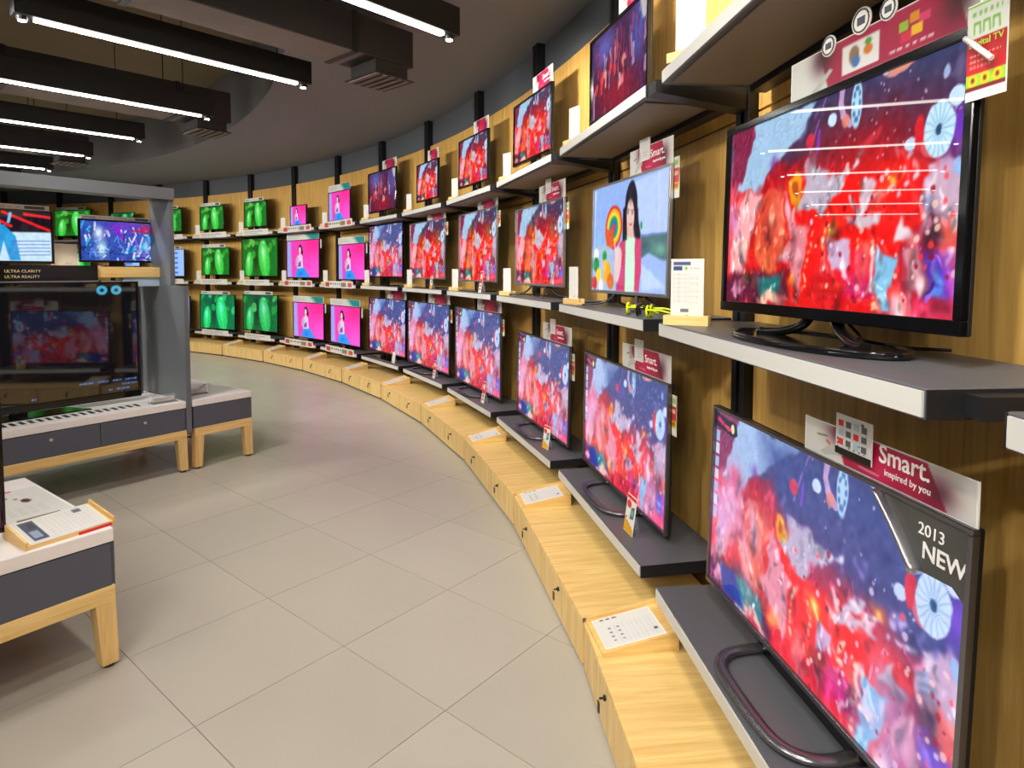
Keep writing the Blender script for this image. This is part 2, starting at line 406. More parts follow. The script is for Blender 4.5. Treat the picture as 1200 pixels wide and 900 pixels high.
    for k in range(26): c.ell((rng.uniform(.02, .98), rng.uniform(.55, 1)), rng.uniform(.01, .035), rng.uniform(.03, .1), [(60, 10, 26), (20, 8, 20), (255, 170, 150), (120, 8, 30)][k % 4], .55, 1)
    c.strokes(160 if w > 200 else 60, (0, .4, 1, 1), .004, .016, (.5, 1.9), None, .7)
    c.warp((.002, 30))
    # discs of the stage rig
    c.ell(a(1060, 470), .075, .13, (116, 52, 206), .85, 1)
    c.ell(a(935, 555), .035, .055, (226, 90, 96), .9)
    D = a(965, 492); c.ell(D, .043, .105, (196, 230, 250), 1)
    for k in range(16):
        t = 2*PI*k/16; c.line([(D[0]+math.cos(t)*.012, D[1]+math.sin(t)*.03), (D[0]+math.cos(t)*.042, D[1]+math.sin(t)*.1)], .006, (120, 170, 200), .7)
    c.ell(D, .009, .022, (40, 70, 110), 1)
    D = a(605, 375); c.ell(D, .02, .105, (170, 214, 240), 1)
    for k in range(10): c.ell((D[0]+math.cos(k*.628)*.012, D[1]+math.sin(k*.628)*.07), .004, .014, (50, 80, 130), .8)
    c.ell(a(497, 450), .018, .03, (196, 226, 246), 1); c.ell(a(1053, 333), .022, .035, (200, 226, 250), 1); c.ell(a(835, 562), .018, .026, (190, 220, 245), 1)
    c.ell(a(1007, 220), .008, .025, (170, 190, 230), .9); c.ell(a(876, 510), .014, .07, (220, 30, 40), .95)
    c.line(pa((545, 305), (535, 380), (545, 430), (575, 465)), .035, (196, 160, 200), .9); c.ell(a(555, 455), .016, .03, (230, 130, 110), .8)
    c.ell(a(800, 205), .045, .022, (222, 146, 130), .95, 0, -.15); c.ell(a(735, 225), .01, .018, (190, 190, 230), .9)
    c.line(pa((470, 350), (430, 480), (400, 600)), .012, (150, 100, 190), .7, 60); c.line(pa((440, 500), (430, 590)), .02, (120, 60, 200), .8)
    c.ell(a(400, 545), .02, .035, (214, 40, 60), .9)
    for k in range(46):
        q = a(rng.uniform(480, 1080), rng.uniform(220, 640)); c.ell(q, .0022, .005, (214, 200, 230), .8)
    for k in range(90):
        q = b(rng.uniform(420, 1080), rng.uniform(20, 660)); r = rng.uniform(.003, .008)
        c.ell(q, r, r*2, [(255, 210, 190), (255, 60, 60), (150, 0, 20), (230, 215, 235)][k % 4], .75)
    for q in (a(1060, 680), a(1075, 720), a(1045, 660)): c.ell(q, .01, .03, (150, 190, 240), .9)
    if pink:
        g = c.c; g = g*np.array([.95, .80, .80])+np.array([12, 34, 50]); c.c = np.clip(g, 0, 255)
        c.ell((.86, .84), .1, .2, (206, 160, 214), .55, 1); c.ell((.12, .5), .1, .25, (214, 150, 200), .5, 1)
        c.poly([(.07, .86), (.17, .83), (.24, .98), (.1, .99)], (34, 62, 160), .9, .03)
    if not plain:
        for k in range(7): c.rect(.004, .12+k*.075, .028, .12+k*.075+.058, (210, 226, 246) if k % 2 else (170, 196, 236), .9)
        c.poly([(0, .02), (.14, .04), (.15, .1), (.13, .115), (0, .1)], (44, 44, 62), 1)
        c.line([(.015, .055), (.05, .07)], .022, (226, 40, 110)); c.line([(.065, .075), (.095, .085)], .02, (226, 60, 120)); c.ell((.115, .075), .012, .025, (240, 220, 170), 1)
    c.noise(5, 40)
    return c
def paint_streaks(w, h, hue=0):
    c = Cv(w, h, (64, 26, 56)).warp((.02, 10))
    c.ell((.25, .2), .3, .35, (96, 96, 180), .9, 1); c.ell((.85, .3), .2, .5, (70, 90, 180), .9, 1); c.ell((.5, .85), .5, .35, (150, 20, 40), .95, 1)
    cols = [(214, 60, 80), (190, 150, 190), (120, 20, 50), (226, 120, 110), (70, 50, 120), (236, 190, 200), (168, 24, 40)]
    for k in range(46):
        u = rng.uniform(0, 1); v0 = rng.uniform(.05, .7); L = rng.uniform(.12, .4)
        c.line([(u, v0), (u+rng.uniform(-.01, .01), v0+L)], rng.uniform(.012, .06), cols[k % 7], .8)
    for k in range(10): c.ell((rng.uniform(0, 1), rng.uniform(.4, .75)), .03, .07, [(226, 60, 70), (236, 140, 130), (60, 20, 50)][k % 3], .85)
    c.poly([(.88, .0), (.98, .0), (.95, .2), (.9, .22)], (206, 206, 190), .8, .04)
    return c.noise(6, 30)
def paint_leaf(w, h, dark=0.0, teal=0.0):
    c = Cv(w, h, (34, 110, 30))
    c.ell((.5, .0), .6, .4, (22, 92, 24), .9, 1); c.ell((.98, .5), .15, .7, (18, 120, 40), .9, 1); c.ell((.4, .45), .1, .6, (36, 40, 16), .9, 1)
    for k in range(14): c.ell((rng.uniform(0, 1), rng.uniform(0, .45)), rng.uniform(.04, .09), rng.uniform(.05, .12), [(60, 176, 50), (28, 88, 30), (120, 210, 90)][k % 3], .7, 0, rng.uniform(-1, 1))
    def leaf(cx, cy, rx, ry, ang):
        c.ell((cx, cy), rx, ry, (50, 190, 60), 1, 0, ang); c.ell((cx-.01, cy-.04), rx*.78, ry*.86, (110, 232, 104), .9, 1, ang); c.ell((cx-.02, cy-ry*.4), rx*.5, ry*.4, (206, 246, 216), .75, 1, ang)
        t = ang; dx, dy = -math.sin(t)*ry, math.cos(t)*ry
        c.line([(cx-dx*.9/1.78, cy-dy*.9), (cx+dx*.9/1.78, cy+dy*.9)], .018, (150, 236, 150), .8)
        c.line([(cx-dx*.8/1.78+.03, cy-dy*.8), (cx+dx*.8/1.78+.03, cy+dy*.8)], .01, (30, 140, 50), .7)
    leaf(.2, .7, .105, .36, .12); leaf(.63, .56, .15, .52, -.22)
    c.ell((.62, .1), .05, .05, (230, 250, 236), .6, 1)
    if dark or teal:
        c.c = np.clip(c.c*np.array([1-.8*teal, 1-dark, 1.0])+np.array([0, 0, 70*teal]), 0, 255)
    return c.noise(7, 40)
def paint_pink(w, h, sh=0.0):
    c = Cv(w, h, (244, 62, 178))
    c.ell((.9, .95), .5, .7, (250, 90, 214), .9, 1); c.ell((.8, .1), .4, .4, (238, 40, 128), .8, 1)
    c.poly([(0, 0), (.12, 0), (.16, 1), (0, 1)], (150, 170, 236), .95, .1)
    x = .42+sh
    c.poly([(x-.17, 1), (x-.1, .78), (x-.02, .68), (x+.1, .7), (x+.3, 1)], (40, 150, 236), 1, .03)
    c.poly([(x-.08, .4), (x+.07, .4), (x+.09, .74), (x-.1, .76)], (226, 204, 236), 1, .02); c.poly([(x-.14, .5), (x-.08, .4), (x-.04, .5), (x-.1, .72), (x-.15, .66)], (206, 160, 190), 1, .02)
    c.ell((x, .25), .065, .14, (52, 24, 50), 1); c.ell((x-.012, .27), .04, .095, (238, 196, 200), 1); c.poly([(x-.03, .34), (x+.03, .34), (x+.04, .44), (x-.04, .44)], (234, 190, 200), 1, .02)
    c.poly([(x+.04, .14), (x+.09, .3), (x+.07, .42), (x+.03, .3)], (44, 18, 44), 1, .02); c.ell((x-.02, .25), .005, .008, (40, 20, 40), 1); c.ell((x-.015, .325), .012, .01, (216, 60, 90), 1)
    c.poly([(x-.05, .6), (x+.02, .55), (x+.03, .7), (x-.08, .72)], (90, 50, 140), .8, .03); c.ell((x+.02, .9), .08, .08, (60, 90, 220), .7, 1)
    return c.noise(4, 30)
def paint_lollipop(w, h):
    H = homography([(392, 162), (745, 52), (722, 672), (370, 642)])
    P = lambda *q: [H(*p) for p in q]
    c = Cv(w, h, (150, 180, 238)).warp((.006, 8))
    c.poly(P((370, 160), (560, 100), (540, 400), (370, 420)), (146, 178, 236), 1, .05); c.poly(P((560, 130), (745, 55), (735, 370), (600, 380)), (184, 204, 246), 1, .02)
    c.line(P((690, 80), (685, 370)), .008, (210, 222, 250)); c.line(P((600, 380), (735, 372)), .012, (100, 130, 190))
    c.poly(P((600, 385), (735, 375), (725, 500), (600, 490)), (84, 112, 122), 1, .02); c.ell(H(690, 450), .1, .07, (112, 170, 150), .9, 1); c.ell(H(620, 430), .04, .05, (60, 90, 110), .9, 1)
    c.poly(P((590, 500), (640, 470), (725, 520), (722, 672), (585, 660)), (160, 186, 240), 1, .02); c.poly(P((600, 520), (720, 640), (600, 650)), (196, 214, 250), .9, .03)
    c.poly(P((370, 430), (470, 420), (480, 650), (368, 640)), (166, 190, 222), 1, .03)
    for x, y, r, col in ((392, 470, .05, (240, 240, 240)), (430, 480, .04, (44, 150, 70)), (390, 520, .06, (30, 140, 60)), (440, 560, .07, (240, 170, 30)), (400, 570, .05, (250, 210, 40)), (380, 610, .05, (214, 40, 40)), (455, 600, .06, (226, 110, 40)), (410, 620, .05, (240, 230, 220)), (430, 520, .04, (250, 190, 40))):
        c.ell(H(x, y), r*.8, r*1.3, col, 1)
    # lollipop and its stick
    for r, col in ((1.0, (214, 52, 44)), (.84, (240, 170, 40)), (.68, (236, 216, 60)), (.52, (40, 160, 90)), (.36, (30, 110, 200)), (.2, (214, 60, 50))):
        c.ell(H(474, 340), .125*r, .2*r, col, 1)
    c.poly(P((436, 350), (474, 345), (474, 440), (440, 430)), (226, 80, 44), .95, .02); c.line(P((478, 420), (490, 560)), .02, (244, 240, 240))
    # person holding it
    c.ell(H(556, 270), .085, .28, (34, 28, 40), 1); c.poly(P((525, 260), (590, 250), (598, 400), (520, 400)), (36, 30, 40), 1, .02)
    c.ell(H(553, 290), .052, .16, (232, 196, 186), 1); c.poly(P((536, 340), (568, 340), (572, 400), (530, 400)), (224, 184, 172), 1, .02)
    c.poly(P((530, 385), (575, 385), (585, 660), (520, 655)), (206, 238, 214), 1, .015)
    c.poly(P((500, 420), (530, 390), (522, 655), (480, 650)), (206, 66, 110), 1, .015); c.poly(P((575, 385), (603, 400), (600, 560), (585, 662), (565, 655)), (212, 70, 116), 1, .015)
    c.ell(H(490, 520), .05, .16, (236, 200, 194), .95, 0, .1); c.ell(H(488, 470), .03, .06, (240, 206, 200), 1)
    for x in (542, 563): c.ell(H(x, 272), .007, .014, (50, 40, 50), 1)
    c.poly(P((542, 318), (566, 316), (560, 332), (548, 333)), (206, 72, 84), 1, .012); c.line(P((545, 321), (563, 320)), .008, (250, 236, 232)); c.line(P((553, 285), (551, 305), (556, 307)), .006, (206, 160, 150), .9)
    for x in (542, 563): c.line(P((x-7, 258), (x+7, 257)), .008, (60, 44, 50))
    c.poly(P((520, 250), (534, 235), (536, 400), (514, 410)), (30, 26, 38), 1, .015); c.ell(H(556, 205), .03, .06, (70, 60, 80), .6, 1)
    c.blur(1)
    c.line(P((545, 321), (563, 320)), .006, (250, 236, 232), .7); c.ell(H(603, 328), .012, .04, (40, 150, 90), 1)
    return c.noise(3, 30)
def paint_stage(w, h, red=False):
    c = Cv(w, h, (48, 76, 170))
    if red:
        c.c[:] = (26, 18, 30); c.poly([(0, .45), (1, .4), (1, 1), (0, 1)], (196, 224, 240), 1, .03)
        c.poly([(.05, .42), (.45, .36), (.45, .66), (.05, .68)], (226, 160, 170), .95, .02, (120, .2, .6))
        for q in (((.1, .05), (.2, .4)), ((.35, .04), (.62, .3)), ((.55, .03), (.98, .36)), ((.75, .05), (1, .1)), ((.02, .1), (.06, .4))): c.line(q, .055, (226, 30, 36))
        for u in (.2, .62): c.line([(u, .05), (u-.02, .22)], .05, (120, 190, 240))
        c.poly([(.4, .3), (.56, .28), (.66, .5), (.7, .98), (.6, .98), (.55, .6), (.5, .98), (.4, .98), (.47, .55), (.38, .5)], (40, 150, 214), 1, .02)
        c.ell((.49, .27), .04, .08, (60, 170, 226), 1); c.poly([(.0, .7), (.1, .95), (.05, 1), (0, 1)], (40, 170, 226), 1)
        for k in range(5): c.line([(.62, .6+k*.07), (.98, .58+k*.07)], .02, (90, 120, 200), .8)
        return c.noise(6, 20)
    c.ell((.6, .15), .4, .3, (120, 50, 190), .8, 1); c.ell((.9, .15), .12, .15, (214, 30, 60), .8, 1)
    cols = [(60, 170, 240), (214, 236, 250), (30, 80, 190), (160, 90, 220), (240, 246, 252), (40, 200, 236), (24, 26, 70)]
    for k in range(120):
        u, v = rng.uniform(0, 1), rng.uniform(.2, 1); c.line([(u, v), (u+rng.uniform(-.05, .05), v+rng.uniform(-.2, .2))], rng.uniform(.02, .06), cols[k % 7], .8)
    c.ell((.24, .3), .09, .22, (226, 240, 252), .95, 1); c.ell((.28, .7), .1, .3, (200, 236, 250), .95, 1); c.ell((.9, .6), .08, .25, (150, 210, 245), .9, 1)
    c.poly([(.42, .1), (.5, .1), (.6, .4), (.52, .42)], (126, 40, 200), .9, .02); c.line([(.7, .2), (.98, .25)], .05, (190, 30, 50), .8)
    for k in range(3): c.line([(.03, .74+k*.09), (.97, .74+k*.09)], .02, (24, 30, 70), .5, 60)
    return c.noise(8, 30)
def paint_menu(w, h):
    c = Cv(w, h, (150, 188, 246))
    for k in range(5): c.rect(.25, .1+k*.18, .75, .1+k*.18+.07, (70, 100, 190), .9); c.ell((.5, .2+k*.18), .04, .03, (40, 60, 120), .9)
    return c
def paint_glass_ui(w, h):
    c = Cv(w, h, (5, 5, 8))
    for u in (.845, .908):
        c.ell((u, .062), .024, .042, (70, 180, 214), 1); c.ell((u, .062), .009, .017, (10, 40, 70), 1)
    for u, v, l in ((.74, .885, .05), (.82, .885, .04), (.885, .885, .035), (.94, .885, .045), (.925, .925, .06), (.55, .965, .012), (.36, .985, .02), (.9, .965, .05), (.865, .965, .012)):
        c.line([(u, v), (u+l, v)], .016, (90, 140, 214), .9, 500)
    return c
def paint_header(w, h, variant=0):
    c = Cv(w, h, (236, 236, 232), asp=4.4)
    if variant == 0:   # white, wine red, white
        c.poly([(.22, 0), (.78, 0), (.88, 1), (.3, 1)], (190, 24, 74), 1); c.ell((.26, .2), .12, .5, (96, 20, 44), .8, 1); c.ell((.84, .6), .12, .6, (80, 18, 40), .8, 1); c.ell((.52, .7), .12, .5, (232, 34, 100), .8, 1)
        c.poly([(.2, .55), (.33, .5), (.3, .72), (.16, .95), (.12, .9)], (206, 206, 200), 1); c.line([(.1, .4), (.17, .36)], .05, (90, 140, 70)); c.line([(.17, .5), (.19, .56)], .07, (226, 90, 50))
        c.line([(.4, .84), (.52, .86)], .05, (244, 190, 205), .8)
        return c
    if variant == 1:   # the header with the four-colour mark
        c.poly([(.2, 0), (.9, 0), (.96, 1), (.26, 1)], (176, 24, 70), 1); c.ell((.22, .2), .1, .6, (70, 20, 34), .9, 1); c.ell((.92, .4), .1, .6, (60, 24, 30), .9, 1)
        c.poly([(.14, 1), (.27, .55), (.29, .62), (.2, 1)], (196, 200, 196), 1)
        c.poly([(.35, .2), (.56, .2), (.56, .88), (.35, .88)], (240, 240, 238), 1); c.ell((.42, .5), .03, .22, (150, 120, 80), 1); c.ell((.43, .66), .025, .14, (70, 120, 190), 1); c.ell((.5, .5), .025, .12, (226, 130, 40), 1); c.ell((.5, .32), .02, .08, (90, 160, 60), 1)
        for u, v, q in ((.66, .3, (150, 200, 40)), (.71, .2, (226, 150, 30)), (.67, .55, (214, 40, 80)), (.72, .48, (240, 190, 30)), (.755, .28, (226, 60, 110))): c.rect(u, v, u+.045, v+.2, q)
        c.line([(.62, .84), (.82, .84)], .06, (240, 214, 224), .9, 40)
        return c
    if variant == 2:   # white with teal sweep
        c.poly([(.62, 0), (1, 0), (1, 1), (.78, 1)], (30, 150, 160), 1); c.poly([(.55, 0), (.62, 0), (.78, 1), (.7, 1)], (150, 206, 206), 1)
        for k in range(3): c.line([(.06, .25+k*.22), (.4, .25+k*.22)], .09, (130, 160, 170), .8, 26)
        return c
    if variant == 3:   # white strip with small print
        c.rect(.02, .2, .2, .8, (150, 190, 220)); c.line([(.25, .5), (.7, .5)], .22, (190, 186, 176), .9, 20); c.rect(.76, .15, .96, .85, (80, 84, 96)); return c
    if variant == 4:   # price strip with red block
        c.rect(.02, .15, .17, .85, (214, 70, 60)); c.line([(.22, .4), (.55, .4)], .24, (96, 90, 84), .9, 18); c.rect(.6, .2, .78, .8, (150, 130, 110)); c.rect(.84, .2, .97, .8, (216, 90, 80)); return c
    # 5: plain grey-white price strip
    c.line([(.1, .35), (.8, .35)], .2, (130, 128, 120), .9, 24); c.line([(.1, .7), (.6, .7)], .16, (150, 146, 140), .9, 30); return c
def paint_sheet(w, h, variant=0):
    c = Cv(w, h, (240, 239, 235), asp=w/h)
    if variant == 0:   # upright specification card
        c.rect(.06, .03, .6, .09, (70, 84, 140)); c.rect(.06, .11, .34, .17, (52, 70, 130)); c.ell((.46, .14), .05, .03, (150, 196, 120), 1); c.line([(.62, .14), (.86, .14)], .012, (120, 130, 140), 1, 140)
        for k in range(14): c.line([(.08, .24+k*.035), (.86 if k % 3 else .6, .24+k*.035)], .007, (150, 150, 150), .8, 190)
        c.rect(.3, .8, .55, .85, (110, 116, 130)); c.ell((.5, .92), .07, .03, (140, 180, 130), .9); return c
    if variant == 1:   # plain card with small print near the foot
        for k in range(20): c.line([(.12, .1+k*.035), (.85, .1+k*.035)], .004, (206, 204, 198), .7, 120)
        c.line([(.55, .85), (.78, .82)], .018, (70, 70, 70), 1, 150); c.line([(.58, .9), (.74, .88)], .01, (90, 90, 90), 1, 150); return c
    if variant == 2:   # brochure sheet, wide
        for k in range(10): c.line([(.28, .1+k*.075), (.9, .1+k*.075)], .012, (196, 196, 200), .8, 80)
        for i in range(4):
            for j in range(2): c.rect(.38+i*.14, .62+j*.16, .42+i*.14, .66+j*.16, (110, 112, 116))
        c.line([(.06, .62), (.06, .9)], .06, (90, 92, 96), 1, 60); c.rect(.72, .06, .8, .12, (90, 90, 96)); return c
    if variant == 3:   # leaflet with dark picture
        c.rect(.06, .06, .24, .9, (56, 66, 96)); c.rect(.08, .5, .2, .8, (150, 170, 200)); c.rect(.14, .14, .22, .4, (30, 36, 60))
        for k in range(8): c.line([(.32, .14+k*.1), (.92, .14+k*.1)], .014, (186, 186, 196), .9, 60)
        c.rect(.76, .1, .86, .24, (100, 104, 112)); return c
    if variant == 4:   # red-topped leaflet
        c.rect(0, 0, .6, .05, (226, 60, 44)); c.ell((.62, .4), .07, .06, (80, 50, 44), 1); c.ell((.4, .22), .04, .03, (150, 110, 90), 1); c.ell((.52, .3), .03, .03, (190, 150, 130), 1)
        for k in range(4): c.line([(.2, .6+k*.06), (.8, .6+k*.06)], .01, (200, 190, 180), .8, 60)
        c.rect(.2, .9, .8, .96, (96, 100, 60)); return c
    if variant == 5:   # promo card in red, white and yellow
        c.rect(0, 0, 1, .1, (226, 50, 50)); c.ell((.28, .24), .24, .11, (232, 40, 40), 1); c.poly([(.55, .3), (.9, .24), (.9, .56), (.5, .62)], (60, 120, 110), 1); c.rect(.6, .36, .8, .5, (130, 180, 200)); c.poly([(0, .66), (1, .86), (1, 1), (0, 1)], (244, 180, 20), 1); c.line([(.25, .72), (.8, .82)], .05, (190, 130, 40), .9, 50); c.rect(.05, .6, .2, .66, (226, 60, 40)); return c
    if variant == 6:   # red tag with white base
        c.rect(0, 0, 1, .55, (214, 52, 66)); c.ell((.5, .24), .3, .14, (246, 240, 238), 1); c.rect(.15, .62, .85, .72, (200, 60, 70)); c.rect(.15, .8, .85, .9, (210, 110, 110)); return c
    if variant == 7:   # stacked tag: green-white, red, yellow
        c.rect(0, 0, 1, .28, (226, 232, 206)); c.rect(.1, .06, .8, .2, (170, 200, 120)); c.rect(0, .28, 1, .62, (206, 44, 40)); c.rect(.15, .34, .85, .44, (236, 190, 150)); c.rect(0, .62, 1, .82, (240, 200, 30)); c.rect(.15, .66, .8, .76, (190, 110, 30)); c.rect(0, .82, 1, 1, (234, 236, 226)); return c
    # 8: large digital tag
    c.rect(0, 0, 1, .4, (226, 230, 220)); c.line([(0, .005), (1, .005)], .03, (130, 200, 50)); c.rect(0, .36, 1, .74, (190, 26, 32)); c.rect(0, .74, 1, .9, (150, 200, 50)); c.rect(0, .86, 1, .92, (120, 20, 30)); c.rect(0, .92, 1, 1, (236, 236, 230))
    c.line([(.15, .1), (.85, .1)], .05, (150, 200, 100), 1, 60)
    for x0 in (.18, .42, .66): c.line([(x0, .3), (x0, .2), (x0+.14, .2), (x0+.16, .31)], .035, (130, 190, 80))
    for k in range(3): c.line([(.1, .54+k*.06), (.85-.1*k, .54+k*.06)], .02, (240, 190, 180), .9, 90); c.ell((.18+k*.31, .8), .11, .065, (240, 190, 20), 1); c.ell((.18+k*.31, .8), .05, .03, (110, 60, 30), 1)
    return c

PIC = {}
def pic(name):
    if name in PIC: return PIC[name]
    L = (112, 64)
    f = {'concert_hi': lambda: paint_concert(288, 164, plain=True), 'concertpink_hi': lambda: paint_concert(288, 164, True),
         'concert': lambda: paint_concert(*L, plain=True), 'concertpink': lambda: paint_concert(150, 86, True),
         'streaks': lambda: paint_streaks(*L), 'leaf': lambda: paint_leaf(96, 54), 'leafdark': lambda: paint_leaf(96, 54, .06, .3), 'leafteal': lambda: paint_leaf(96, 54, -.04, .5),
         'pink': lambda: paint_pink(96, 54), 'pinkb': lambda: paint_pink(96, 54, -.03), 'lollipop': lambda: paint_lollipop(192, 108),
         'stage': lambda: paint_stage(128, 72), 'stagered': lambda: paint_stage(128, 72, True), 'menu': lambda: paint_menu(48, 28), 'glassui': lambda: paint_glass_ui(240, 136)}[name]
    me = f().mesh('picture_'+name); me.materials.append(M_MIRROR if name == 'glassui' else M_SCREEN)
    PIC[name] = me
    return me
def printed(kind, v):
    k = (kind, v)
    if k not in PIC:
        sz = {0: (40, 72), 1: (40, 72), 2: (64, 48), 3: (64, 40), 4: (40, 60), 5: (32, 56), 6: (16, 32), 7: (16, 40), 8: (48, 64)}
        c = paint_header(120, 30, v) if kind == 'header' else paint_sheet(*sz[v], v)
        me = c.mesh('print_%s' % kind, .8); me.materials.append(M_PRINT); PIC[k] = me
    return PIC[k]
def card(name, parent, w, h, kind, v, th=0.003, loc=(0, 0, 0), rot=(0, 0, 0), label=None, m=None):
    """a printed card: a thin board with its print on the face; base line at local z = 0, face towards -y"""
    o = MB().box(-w/2, w/2, 0, th, 0, h).build(name, m or M_PAPER, parent, loc); o.rotation_euler = rot
    link('print', printed(kind, v), None, o, (0, -0.0006, 0.002), (0, 0, 0), (w*.985, 1, h-.004))
    return o

# ------------------------------------------------------------------ the setting
def arc_slab(mb, t0, t1, r0, r1, z0, z1, n=6, smooth=False):
    vs = []; fs = []
    for i in range(n+1):
        t = t0+(t1-t0)*i/n
        for r in (r0, r1):
            for z in (z0, z1):
                p = polar(t, r, z); vs.append(p)
    for i in range(n):
        a, b = i*4, i*4+4     # order: r0z0, r0z1, r1z0, r1z1
        fs += [(a, b, b+1, a+1), (a+2, a+3, b+3, b+2), (a+1, b+1, b+3, a+3), (a, a+2, b+2, b)]
    fs += [(0, 1, 3, 2), (n*4, n*4+2, n*4+3, n*4+1)]
    mb.add(vs, fs); return mb
TH0, TH1 = rad(-25), rad(118)
wall = arc_slab(MB(), TH0, TH1, R_WALL, R_WALL+.15, 0, Z_CEIL+.9, 70).build('wall_right', M_WALLG); tag(wall, 'curved grey wall faced with oak veneer panels behind the shelves', kind='structure')
for n in range(-2, 16):
    g0, g1 = gap_angle(n-1)-rad(.35), gap_angle(n)-rad(.35)
    hw = .055/R_WOOD
    for z0, z1 in ((0.0, 2.135), (2.145, 3.08)):
        arc_slab(MB(), g0+hw, g1-hw, R_WOOD, R_WALL-.001, z0, z1, 5).build('wood_panel', M_PANEL, wall)
    p, rz = frame(g1, R_WOOD-.035)
    MB().box(-.05, -.012, 0, .07, 0, Z_CEIL-.002).box(.012, .05, 0, .07, 0, Z_CEIL-.002).box(-.012, .012, .012, .07, 0, Z_CEIL-.002).build('wall_post', M_BLACK, wall, p, rz)
    for row, zr in Z_ROW.items():
        if row == 'b': continue
        pr_ = [(-.36, zr-.052), (0, zr-.105), (0, zr-.008), (-.36, zr-.008)] if row == 't' else [(-.3, zr-.045), (0, zr-.048), (0, zr-.008), (-.3, zr-.008)]
        MB().prism(pr_, -.04, .04, 'yz').build('bracket_arm', M_BLACK, wall, p, rz)
x0, x1 = -19.1, 0.1
pB = polar(TH0, R_WALL); pE = polar(TH1, R_WALL)
tag(MB().box(-20.5, pB.x+.3, pB.y-.4, pB.y-.2, -.05, 4.3).build('wall_back', M_WALLG), 'plain grey back wall of the shop', kind='structure')
tag(MB().box(-20.7, -20.5, pB.y-.4, 14.6, -.05, 4.3).build('wall_left', M_WALLG), 'plain grey side wall of the shop', kind='structure')
floor = MB().box(-20.7, 1.6, pB.y-.4, 15, -.06, -.012).build('floor', M_GROUT); tag(floor, 'floor of large square beige-grey tiles laid diagonally', kind='structure')
# ceiling: a lowered ring along the curved wall, an open slab with ducts behind it
ceil = arc_slab(MB(), TH0, TH1, 12.25, R_WALL+.1, Z_CEIL, Z_CEIL+.12, 60).build('ceiling', M_CEIL); tag(ceil, 'dark grey ceiling following the curved wall', kind='structure')
MB().box(-20.7, 1.6, pB.y-.4, 15, 4.1, 4.2).build('slab_soffit', M_SLAB, ceil)
arc_slab(MB(), TH0, TH1, 12.2, 12.25, Z_CEIL-.0, 4.1, 60).build('bulkhead', M_CEIL, ceil)

# tiles
def project(p):
    X, Y, Z = p[0], p[1], p[2]-EYE
    cp, sp = math.cos(PITCH), math.sin(PITCH); d = Y*cp-Z*sp; u = Y*sp+Z*cp
    if d < .05: return None
    return 600+FPX*X/d, HZ+FPX*math.tan(PITCH)-FPX*u/d, d
TS = 0.597; T0 = Vector((-1.613, 3.272, 0)); TYAW = -0.693
tB = Vector((math.cos(TYAW), math.sin(TYAW), 0)); tA = Vector((-math.sin(TYAW), math.cos(TYAW), 0))
tile_me = MB().box(-TS/2+.0013, TS/2-.0013, -TS/2+.0013, TS/2-.0013, -.012, 0).mesh('tile')
tile_me.materials.append(M_TILE)
cand = []
for i in range(-26, 26):
    for j in range(-20, 30):
        c = T0 + tB*(i+.5)*TS + tA*(j+.5)*TS
        q = (c.x-CX, c.y-CY)
        if math.hypot(*q) > R_CAB+.35 or c.y < -4.5: continue
        pr = project(c); vis = pr is not None and -160 < pr[0] < 1300 and pr[1] < 1150
        cand.append((0 if vis else 1, c.length, c))
cand.sort(key=lambda t: (t[0], t[1]))
for k, (vis, L, c) in enumerate(cand[:300]):
    link('tile', tile_me, None, floor, (c.x, c.y, 0), (0, 0, TYAW))
rest = MB()
for vis, L, c in cand[300:]:
    e = TS/2-.0018; P = [c+tB*sx*e+tA*sy*e for sx, sy in ((-1, -1), (1, -1), (1, 1), (-1, 1))]
    rest.hexa([(p.x, p.y, -.012) for p in P], [(p.x, p.y, 0) for p in P])
tag(rest.build('tile_field', M_TILE, floor), kind='stuff')

